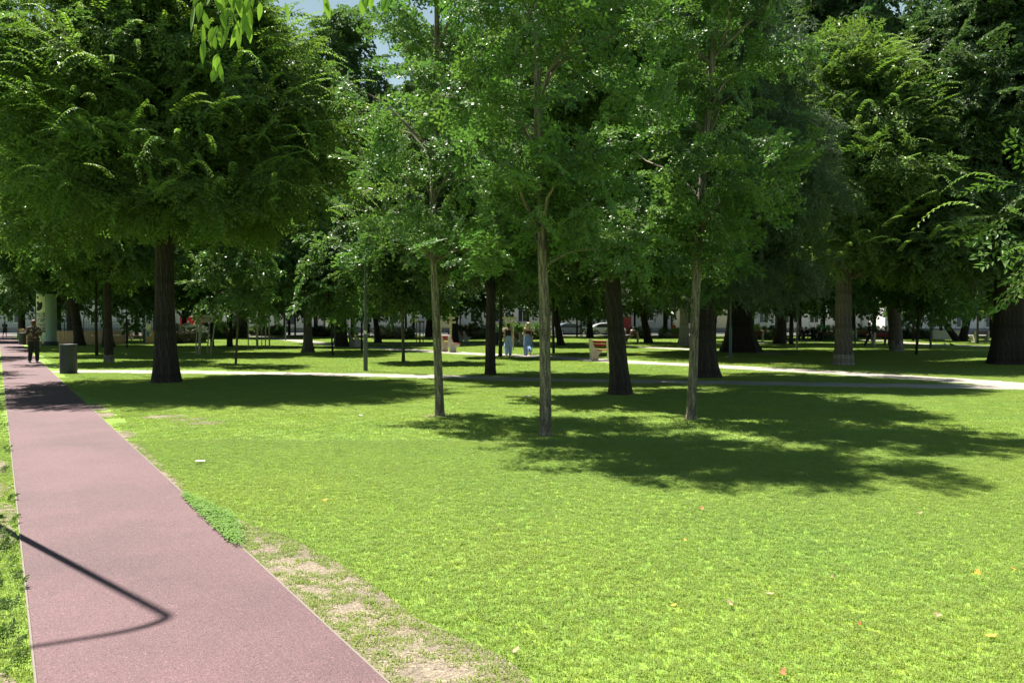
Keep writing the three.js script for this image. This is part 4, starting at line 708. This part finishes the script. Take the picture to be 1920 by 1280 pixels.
  if (o.trousers) {
    const low = o.shorts ?? 0, list = [torso[0], torso[1], ...thighs.map((b) => low ? bones(b.a, b.a.clone().lerp(b.b, low), b.ra + 0.02, b.rb + 0.04) : bones(b.a, b.b, b.ra + 0.006, b.rb * wide + 0.02)), ...(low ? [] : shins.map((b) => bones(b.a, b.a.clone().lerp(b.b, wide > 1 ? 0.95 : 0.86), b.ra * wide + 0.018, b.rb * wide + 0.022)))];
    wear('trousers', list, cut(field(list, 0.012), -1, hy + (o.waist ?? 0.1)), o.trousers);
  }
  if (o.shoes) feet.forEach((b) => wear('shoe', [b], field([b], 0.012), o.shoes, 0.012));
  if (o.hair) {
    const hl = [bones(HC.clone().add(V(0, 0.036, 0.02)), HC.clone().add(V(0, 0.03, -0.005)), 0.094, 0.088), bones(HC.clone().add(V(0, 0.0, 0.045)), HC.clone().add(V(0, -0.05, 0.05)), 0.07, 0.055)];
    if (o.bun) hl.push(bones(HC.clone().add(V(0, 0.09, 0.06)), HC.clone().add(V(0, 0.1, 0.07)), 0.045, 0.04));
    if (o.long) hl.push(bones(HC.clone().add(V(0, 0, 0.05)), HC.clone().add(V(0, -0.25, 0.07)), 0.085, 0.06), bones(HC.clone().add(V(-0.06, -0.02, 0.03)), HC.clone().add(V(-0.09, -0.22, 0.05)), 0.05, 0.03), bones(HC.clone().add(V(0.06, -0.02, 0.03)), HC.clone().add(V(0.08, -0.22, 0.05)), 0.05, 0.03));
    const face = (x, y, z) => HC.y + 0.045 - y + (z - HC.z + 0.05) * -1.6;   // hair stays off the face
    const hf = field(hl, 0.004, 0.03); wear('hair', hl, (x, y, z) => Math.max(hf(x, y, z), Math.min(0.05, (HC.z - 0.045 - z) + Math.min(0, HC.y + 0.05 - y) * 1.2)), o.hair, 0.011, 0.03);
  }
  return { t, up, s, hy, HC };
}
const jeans = mat(0.3, 0.42, 0.58, 0.9), black = mat(0.012, 0.012, 0.013, 0.9), darkCloth = mat(0.025, 0.025, 0.032, 0.9), tee = mat(0.58, 0.57, 0.54, 0.9), hairBrown = mat(0.05, 0.03, 0.018, 0.6), hairAuburn = mat(0.085, 0.038, 0.016, 0.6), blonde = mat(0.62, 0.48, 0.28, 0.55), shoeWhite = mat(0.7, 0.7, 0.68, 0.7);
const printTop = new THREE.MeshStandardMaterial({ roughness: 0.9, map: texture(256, (u, v, o) => { const a = fbm(u * 24, v * 24, 2, 24), b = fbm(u * 24 + 70, v * 24 + 11, 2, 24); o[0] = 34; o[1] = 32; o[2] = 30; if (a > 0.66) { o[0] = 150; o[1] = 140; o[2] = 124; } else if (b > 0.68) { o[0] = 110; o[1] = 56; o[2] = 48; } }, true, 0.7) });
person('person in dark flower-print shirt and black trousers walking along the red track', 62, 680.5, { height: 1.72, shirt: printTop, trousers: black, shoes: shoeWhite, hair: hairAuburn, girth: 1.18, loose: 0.028, hem: -0.05, arms: [[14, 20, 12], [-10, 12, 12]], legs: [[7, 6], [-5, 6]], fine: 1.25 });
person('person in black halter top and pale wide jeans, brown hair pinned up', 953, 666, { height: 1.56, shirt: black, sleeve: 0, hem: 0.13, neck: 0.44, trousers: jeans, wide: 1.7, waist: 0.16, shoes: darkCloth, hair: hairBrown, bun: true, arms: [[10, 14, 10], [-14, 12, 10]], legs: [[8, 6], [-8, 8]], girth: 0.95, fine: 1.2 });
const jeansBlue = mat(0.22, 0.34, 0.55, 0.9);
{ const q = person('person with long blonde hair in brown crop top and pale wide jeans', 990, 667, { height: 1.63, shirt: mat(0.07, 0.025, 0.012, 0.9), sleeve: 0, hem: 0.2, neck: 0.36, trousers: jeansBlue, wide: 1.75, waist: 0.16, shoes: mat(0.2, 0.13, 0.1), hair: blonde, long: true, arms: [[-8, 20, 10], [12, 20, 10]], legs: [[-20, 30], [12, 4]], girth: 0.95, fine: 1.2 });
  part('shoulder_bag', rbox(0.07, 0.22, 0.16, 0.22, q.hy + 0.16, 0.06, 0.03), mat(0.04, 0.012, 0.012, 0.6), q.t); }
{ const q = person('person in white T-shirt and bright blue shorts holding a phone by the gate', 278, 645.3, { height: 1.74, turn: 90, shirt: tee, trousers: mat(0.012, 0.19, 0.45, 0.8), shorts: 0.62, waist: 0.03, shoes: black, hair: hairBrown, arms: [[28, 72, 4], [28, 70, 4]], legs: [[20, 34], [-6, 2]], lean: -3, fine: 1 });
  part('phone', rbox(0.075, 0.15, 0.01, 0, q.hy + 0.3, -0.42, 0.003), black, q.t); }
const F = 0.75, WALK = 'people far across the park';
person('person in dark shirt and shorts far along the red track', 8, 632, { shirt: darkCloth, trousers: black, shorts: 0.9, shoes: shoeWhite, hair: hairBrown, fine: F, legs: [[10, 8], [-10, 8]] });
person('person in red top and dark trousers walking along the far hedge', 516, 628, { shirt: mat(0.4, 0.04, 0.03), trousers: darkCloth, shoes: black, hair: hairBrown, turn: -90, fine: F, legs: [[20, 8], [-18, 12]] });
person('person all in black looking at a phone before the white building', 660, 630, { shirt: black, trousers: black, shoes: black, hair: hairBrown, turn: -70, arms: [[25, 70, 5], [15, 40, 5]], fine: F });
person('person in dark blue top standing beyond the tall lamp post', 690, 631, { shirt: mat(0.02, 0.03, 0.08), trousers: darkCloth, shoes: black, hair: hairBrown, turn: 20, fine: F });
person('person in yellow shirt sitting beyond the dark hedge', 876, 629, { seat: 0.47, legs: [[88, 86], [86, 84]], shirt: mat(0.55, 0.3, 0.02), trousers: darkCloth, shoes: black, hair: hairBrown, turn: -60, fine: F, splay: 5 });
person('person in light blue T-shirt and beige shorts standing near the parked cars', 1090, 632.5, { height: 1.8, shirt: mat(0.12, 0.3, 0.6), trousers: mat(0.45, 0.38, 0.28), shorts: 0.9, shoes: shoeWhite, hair: hairBrown, turn: 95, arms: [[30, 60, 5], [25, 60, 5]], fine: F });
person('person in dark clothes leaning against the end of red bench', 1633, 649, { shirt: darkCloth, trousers: black, shoes: black, hair: hairBrown, turn: -100, lean: -8, legs: [[-28, 2], [-24, 2]], fine: F });
person('person in dark clothes seated on red bench, leaning forward', 1660, 647.3, { seat: 0.52, legs: [[82, 95], [84, 92]], lean: 25, shirt: darkCloth, trousers: black, shoes: black, hair: hairBrown, turn: 178, fine: F, arms: [[30, 50, 5], [30, 50, 5]], splay: 6 });
person('person in green shirt and black trousers standing by the hedge', 1541, 639.5, { height: 1.85, shirt: mat(0.01, 0.14, 0.06), trousers: black, shoes: black, hair: hairBrown, turn: 60, fine: F });
[[1508, 60], [1516, 100], [1526, -30]].forEach(([px, turn]) => person('person in black sitting in the group by the hedge', px, 638.5, { seat: 0.45, legs: [[85, 88], [88, 80]], lean: 18, shirt: black, trousers: black, shoes: shoeWhite, hair: hairBrown, turn, fine: F, group: 'people sitting together by the hedge', splay: 6 }));
person('person in pale clothes reclining on far red bench', 1183, 641.2, { seat: 0.52, legs: [[75, 60], [80, 70]], lean: -25, shirt: tee, trousers: mat(0.4, 0.36, 0.3), shoes: shoeWhite, hair: hairBrown, turn: 120, fine: F });
[[346, 0.15, 'dark red'], [353, 0.02, 'black'], [366, 0.3, 'pale']].forEach(([px, k, c]) => person('person in ' + c + ' top sitting behind the long green hedge', px, 629.5, { seat: 0.6, y: 0.35, legs: [[85, 85], [85, 85]], shirt: mat(k, k * (c === 'pale' ? 0.8 : 0.15), k * (c === 'pale' ? 0.7 : 0.15)), trousers: darkCloth, shoes: black, hair: hairBrown, turn: 170, fine: F, splay: 5 }));
person('person in red top sitting among shrubs before the cream house', 1264, 630, { seat: 0.5, y: 0.2, legs: [[85, 85], [85, 85]], shirt: mat(0.35, 0.03, 0.03), trousers: darkCloth, shoes: black, hair: hairBrown, turn: 190, fine: F });
// low wall the sitters behind the hedge use
{ const g = ground(356, 629.3), t = thing('low_wall', 'low red painted wall behind the sitting people', 'wall', g.x, 0, g.z - 0.55); part('wall', box(3.2, 0.86, 0.5, 0, 0.43, 0.4), mat(0.3, 0.05, 0.04), t); part('backboard', box(3.2, 1.4, 0.1, 0, 1.5, -0.6), mat(0.4, 0.03, 0.03), t); }
{ const g = ground(1264, 629.8), t = thing('low_wall', 'low grey wall under the person in red among shrubs', 'wall', g.x, 0, g.z); part('wall', box(2.4, 0.6, 0.4, 0, 0.3, -0.1), M.plinth, t); part('coping', box(2.5, 0.06, 0.5, 0, 0.63, -0.1), M.greyWall, t); }
{ const g = ground(1778, 636), t = thing('low_wall', 'low pale concrete planter wall behind the pigeons', 'wall', g.x, 0, g.z); part('wall', box(3, 0.75, 0.4, 0, 0.37, 0), M.concrete, t); part('coping', box(3.1, 0.07, 0.5, 0, 0.79, 0), M.concrete, t); }

// ---------------------------------------------------------------- pigeons, litter, fallen leaves
function pigeon(px, py, m, label, turn) {
  const g = ground(px, py), t = thing('pigeon', label, 'bird', g.x, 0.01, g.z, turn), B = [bones(V(0, 0.13, 0.02), V(0, 0.15, -0.06), 0.055, 0.06), bones(V(0, 0.12, 0.08), V(0, 0.1, 0.18), 0.035, 0.016, 1), bones(V(0, 0.17, -0.09), V(0, 0.22, -0.11), 0.035, 0.026), bones(V(0, 0.235, -0.115), V(0, 0.235, -0.12), 0.027, 0.027), bones(V(0, 0.235, -0.14), V(0, 0.23, -0.165), 0.008, 0.003)];
  const [lo, hi] = bounds(B, 0.03); part('body', nets(field(B, 0, 0.03), lo, hi, 0.01), m, t); for (const x of [-0.025, 0.025]) part('leg', bar(V(x, -0.01, 0), V(x, 0.09, 0), 0.005, 6), mat(0.4, 0.15, 0.1), t);
}
pigeon(1786, 650, mat(0.03, 0.03, 0.035), 'dark grey pigeon standing on the sunny lawn', 1.3); pigeon(1774, 650, mat(0.45, 0.45, 0.45), 'pale grey pigeon next to the dark one', 2.2);
const scrap = (() => { const p = new THREE.PlaneGeometry(0.12, 0.08, 5, 4).rotateX(-Math.PI / 2), a = p.attributes.position; for (let i = 0; i < a.count; i++) a.setY(i, 0.03 * fbm(a.getX(i) * 40 + 3, a.getZ(i) * 40, 3)); const b = p.clone().scale(1, 0.6, 1).translate(0, -0.006, 0); const g = merge([p, b]); g.computeVertexNormals(); return g; })();
const leafShape = (() => { const pos = []; fan(pos, V(0, 0.012, 0), V(1, 0.12, 0).normalize(), V(0, 1, 0), 0.06, 0.075); stick(pos, V(-0.03, 0.004, 0), V(0.02, 0.014, 0), 0.0012); return finish(pos); })();
const LIT = [[373, 872, 'crumpled white paper scrap on the lawn near the track', 1.1, [0.75, 0.75, 0.74]], [676, 783, 'small white paper scrap in the sunny lawn before the ginkgos', 0.8, [0.7, 0.7, 0.7]], [990, 747, 'crumpled white paper in the tree shade behind the ginkgos', 1.6, [0.6, 0.62, 0.64]], [861, 683, 'crushed pale blue plastic bottle on the lawn', 1.5, [0.35, 0.5, 0.65]], [576, 689, 'grey litter scrap on the lawn by the gravel path', 1.4, [0.4, 0.4, 0.4]]];
LIT.forEach(([px, py, label, s, c], i) => { const g = ground(px, py), t = part('litter', scrap, mat(...c, 0.8), scene); t.name = numbered('litter'); t.position.set(g.x, 0.035, g.z); t.rotation.y = i * 2.1; t.scale.setScalar(s * 0.75); tag(t, label, 'litter'); });
const YEL = mat(0.5, 0.28, 0.03, 0.8), ORG = mat(0.3, 0.1, 0.03, 0.8), PALE = mat(0.3, 0.22, 0.12, 0.8);
[[1311, 962, ORG, 1], [1850, 1092, YEL, 1.2], [1855, 1200, YEL, 1.1], [1761, 1171, PALE, 0.8], [1382, 1144, PALE, 1], [957, 1232, PALE, 0.9], [608, 948, YEL, 0.8], [1408, 868, ORG, 0.8], [1282, 1022, YEL, 0.6], [1570, 1093, PALE, 0.6], [1260, 1143, YEL, 0.7], [1728, 972, PALE, 0.7], [1910, 1075, YEL, 0.7], [1460, 1277, ORG, 0.9], [1622, 1186, ORG, 0.6], [1444, 1120, PALE, 0.9], [856, 761, YEL, 0.9]].forEach(([px, py, m, s], i) => {
  const g = ground(px, py), t = part('fallen_leaf', leafShape, m, scene); t.name = numbered('fallen_leaf'); t.position.set(g.x, 0.018, g.z); t.rotation.set(0.35, i * 2.4, 0.2); t.scale.setScalar(s * 0.85);
  tag(t, m === YEL ? 'single yellow fallen leaf lying on the green lawn' : m === ORG ? 'single orange-brown fallen leaf lying on the green lawn' : 'single pale brown dry fallen leaf lying on the green lawn', 'leaf', m === YEL ? 'yellow fallen leaves' : m === ORG ? 'orange fallen leaves' : 'pale fallen leaves');
});

// ---------------------------------------------------------------- grass
const TRUNKS = TREES.map(([px, py, w]) => { const g = ground(px, py); return [g.x, g.z, w / 2 * g.s * 1.15 + 0.02]; });
const pathPts = PATHS.map((g) => ({ p: g.userData.curve.getPoints(160), w: g.userData.w / 2 }));
[0, 1, 4, 5, 7, 8, 10].forEach((i) => { const [px, py, w] = TREES[i];
  const g = ground(px, py), r0 = w / 2 * g.s, pts = []; for (let k = 0; k < 28; k++) { const f = k / 28 * Math.PI * 2, q = r0 * 1.2 + 0.05 + 0.28 * fbm(Math.cos(f) * 1.7 + i * 5, Math.sin(f) * 1.7 + 9, 3); pts.push([g.x + Math.cos(f) * q, g.z + Math.sin(f) * q * 0.9]); }
  structure('bare_earth', flat(pts).translate(0, 0.006 + 0.0001 * i, 0), M.soil);
});
function onPath(x, z, m) { for (const q of pathPts) for (const p of q.p) { const dx = p.x - x, dz = p.z - z; if (dx * dx + dz * dz < (q.w - m) * (q.w - m)) return true; } return false; }
const bareAt = BARE.map(([d, off, len, wid]) => [...V(TR(d), 0, -d).addScaledVector(across, off).toArray(), len, wid]);
function cover(x, z) {                                                 // how thickly grass grows there, 0..1
  const o = (x + 0.609) * across.x + (z + 4.14) * across.z;
  if (o > -TW - 0.01 + 0.12 * Math.max(0, fbm(z * 3, 7, 3) - 0.5) && o < 0.016 - 0.14 * Math.max(0, fbm(z * 3.3, 90, 3) - 0.52)) return 0;
  let c = 1;
  for (const b of bareAt) {
    const dx = x - b[0], dz = z - b[2], u = (dx * along.x + dz * along.z) / b[3], v = (dx * across.x + dz * across.z) / b[4], q = u * u + v * v;
    if (q < 2.2) { const n = fbm(x * 4 + 7, z * 4, 4); const m = fbm(x * 9 + 3, z * 9 + 5, 3); c = Math.min(c, Math.max(smoothstep(q + (n - 0.5) * 2.2, 0.25, 1.05), m > 0.535 ? 0.95 : n > 0.6 ? 0.4 : 0.03)); }
  }
  return c;
}
function tuft(seed, n, size, h, w, lean = 0.5) {
  const r = rng(seed), pos = [];
  for (let i = 0; i < n; i++) {
    const x = (r() - 0.5) * size, z = (r() - 0.5) * size, a = r() * 6.283, l = h * (0.5 + 0.7 * r()), k = lean * (0.3 + r()), dx = Math.cos(a), dz = Math.sin(a), sx = -dz * w / 2, sz = dx * w / 2;
    const m = V(x + dx * l * k * 0.35, l * 0.6, z + dz * l * k * 0.35), t = V(x + dx * l * k, l * (1 - 0.35 * k), z + dz * l * k);
    const A = V(x - sx, -0.004, z - sz), B = V(x + sx, -0.004, z + sz), C = V(m.x - sx * 0.8, m.y, m.z - sz * 0.8), D = V(m.x + sx * 0.8, m.y, m.z + sz * 0.8);
    for (const p of [A, B, D, A, D, C, C, D, t]) pos.push(p.x, p.y, p.z);
  }
  return finish(pos);
}
const NEARTUFT = [1, 2, 3].map((k) => tuft(500 + k, 32, 0.075, 0.022, 0.0034, 1.35)), MIDTUFT = [1, 2].map((k) => tuft(510 + k, 480, 0.42, 0.025, 0.006, 1.3)), FARTUFT = [1, 2].map((k) => tuft(520 + k, 700, 1.1, 0.032, 0.015, 1.2));
function grassTint(x, z, r) {
  const a = fbm(x * 0.45, z * 0.45, 3), b = fbm(x * 2.1 + 50, z * 2.1, 3), k = 0.92 + 0.1 * r() + (b - 0.5) * 0.16, y = (a - 0.5) * 0.24 + (r() - 0.5) * 0.12;
  return new THREE.Color().setRGB(k * (1 + y), k * (1 + y * 0.25), k * (1 - y * 0.6));
}
function sow(list, cols, n, x, z, y, r, s, grid) {
  mx.makeRotationY(r() * 6.283).scale(V(s, s * (0.75 + 0.5 * r()), s)).setPosition(x, y, z); list[n].push(mx.clone()); cols[n].push(grassTint(x, z, r));
}
{
  const r = rng(42), L = [[], [], []], C = [[], [], []], half = (d) => d * 0.6 + 0.4;
  for (let d = 3.9; d < 12.5; d += 0.052) for (let x = -half(d); x < half(d); x += 0.052) {
    const X = x + (r() - 0.5) * 0.06, Z = -(d + (r() - 0.5) * 0.06), c = cover(X, Z);
    if (r() < c) sow(L, C, Math.floor(r() * 3), X, Z, 0.003, r, 0.85 + 0.4 * r());
  }
  L.forEach((l, i) => copies(numbered('grass'), NEARTUFT[i], M.blade, l, scene, C[i]));
  const L2 = [[], []], C2 = [[], []];
  for (let d = 12.4; d < 30; d += 0.36) for (let x = -half(d); x < half(d); x += 0.36) {
    const X = x + (r() - 0.5) * 0.1, Z = -(d + (r() - 0.5) * 0.1), o = (X + 0.609) * across.x + (Z + 4.14) * across.z;
    if ((o > -TW - 0.2 && o < 0.2) || onPath(X, Z, 0.15) || cover(X, Z) < 0.5) {
      for (let k = 0; k < 8; k++) { const x2 = X + (r() - 0.5) * 0.36, z2 = Z + (r() - 0.5) * 0.36; if (r() < cover(x2, z2) && !onPath(x2, z2, 0.05)) sow(L, C, Math.floor(r() * 3), x2, z2, 0.003, r, 1.2); }
      continue;
    }
    sow(L2, C2, Math.floor(r() * 2), X, Z, 0.003, r, 0.95 + 0.2 * r());
  }
  L2.forEach((l, i) => copies(numbered('grass'), MIDTUFT[i], M.blade, l, scene, C2[i]));
  const L3 = [[], []], C3 = [[], []];
  for (let d = 29.6; d < 100; d += 0.9) for (let x = -half(d); x < half(d); x += 0.9) {
    const X = x + (r() - 0.5) * 0.3, Z = -(d + (r() - 0.5) * 0.3), o = (X + 0.609) * across.x + (Z + 4.14) * across.z;
    if ((o > -TW - 0.5 && o < 0.5) || onPath(X, Z, -0.3)) continue;
    sow(L3, C3, Math.floor(r() * 2), X, Z, 0.003, r, 0.95 + 0.2 * r());
  }
  L3.forEach((l, i) => copies(numbered('grass'), FARTUFT[i], M.blade, l, scene, C3[i]));
  // taller weeds leaning over the left edge of the track
  const W = [1, 2].map((k) => branchlet(530 + k, { len: 0.16, twigs: 8, per: 5, ll: 0.045, lw: 0.02, droop: 0.2, spread: 0.09 })), LW = [[], []];
  for (let i = 0; i < 110; i++) {
    const d = 4.2 + 15 * r() * r(), n = fbm(d * 1.7, 3.3, 3); if (n < 0.42) continue;
    const p = V(TR(d), 0.01, -d).addScaledVector(across, -TW - 0.04 - r() * 0.3);
    LW[i % 2].push(placed(p, V(r() - 0.3, 0.5 + 0.5 * r(), r() - 0.5).normalize(), V(0, 1, 0.3), 0.3 + 0.35 * r()));
  }
  LW.forEach((l, i) => copies(numbered('edge_weeds'), W[i], M.leafHack, l, scene));
  // clover spilling over the right edge
  const cp = []; for (let k = 0; k < 3; k++) { const a = k * 2.09; fan(cp, V(0, 0.05, 0), V(Math.cos(a), 0.15, Math.sin(a)).normalize(), V(0, 1, 0), 0.024, 0.024); } stick(cp, V(0, 0, 0), V(0.001, 0.05, 0), 0.0008);
  const clover = finish(cp), CL = [];
  for (let i = 0; i < 1500; i++) {
    const q = r(), d = lerp(8.3, 6.7, q) + (r() - 0.5) * 0.4, w = 0.2 * Math.sin(Math.PI * clamp(q, 0.05, 0.98)) + 0.03, p = V(TR(d), 0.003, -d).addScaledVector(across, -0.06 + (r() - 0.1) * w * (0.5 + fbm(d * 6, 2.2, 3)) + 0.03);
    mx.makeRotationFromEuler(new THREE.Euler((r() - 0.5) * 0.8, r() * 6.28, (r() - 0.5) * 0.8)).scale(V(1, 1, 1).multiplyScalar(0.55 + 0.6 * r())).setPosition(p); CL.push(mx.clone());
  }
  copies('clover_patch', clover, M.clover, CL, scene);
  // dry straw and chips on the bare earth
  const ch = geom([-0.5, 0, 0, 0.5, 0, 0.1, 0.45, 0.06, -0.1, -0.5, 0, 0, 0.45, 0.06, -0.1, -0.4, 0.05, -0.12]); ch.computeVertexNormals(); const CH = [];
  BARE.forEach(([d, off, len, wid], i) => { for (let k = 0; k < 240 * len; k++) { const p = V(TR(d), 0.008, -d).addScaledVector(across, off + (r() - 0.5) * wid * 1.8).addScaledVector(along, (r() - 0.5) * len * 1.9); const o = (p.x + 0.609) * across.x + (p.z + 4.14) * across.z; if (o > -TW - 0.03 && o < 0.03) continue; mx.makeRotationFromEuler(new THREE.Euler((r() - 0.5) * 0.4, r() * 6.28, 0)).scale(V(0.012 + 0.035 * r() * r(), 0.02, 0.02)).setPosition(p); CH.push(mx.clone()); } });
  copies('straw_litter', ch, mat(0.36, 0.28, 0.17, 0.95), CH, scene);
}
renderer.render(scene, camera);
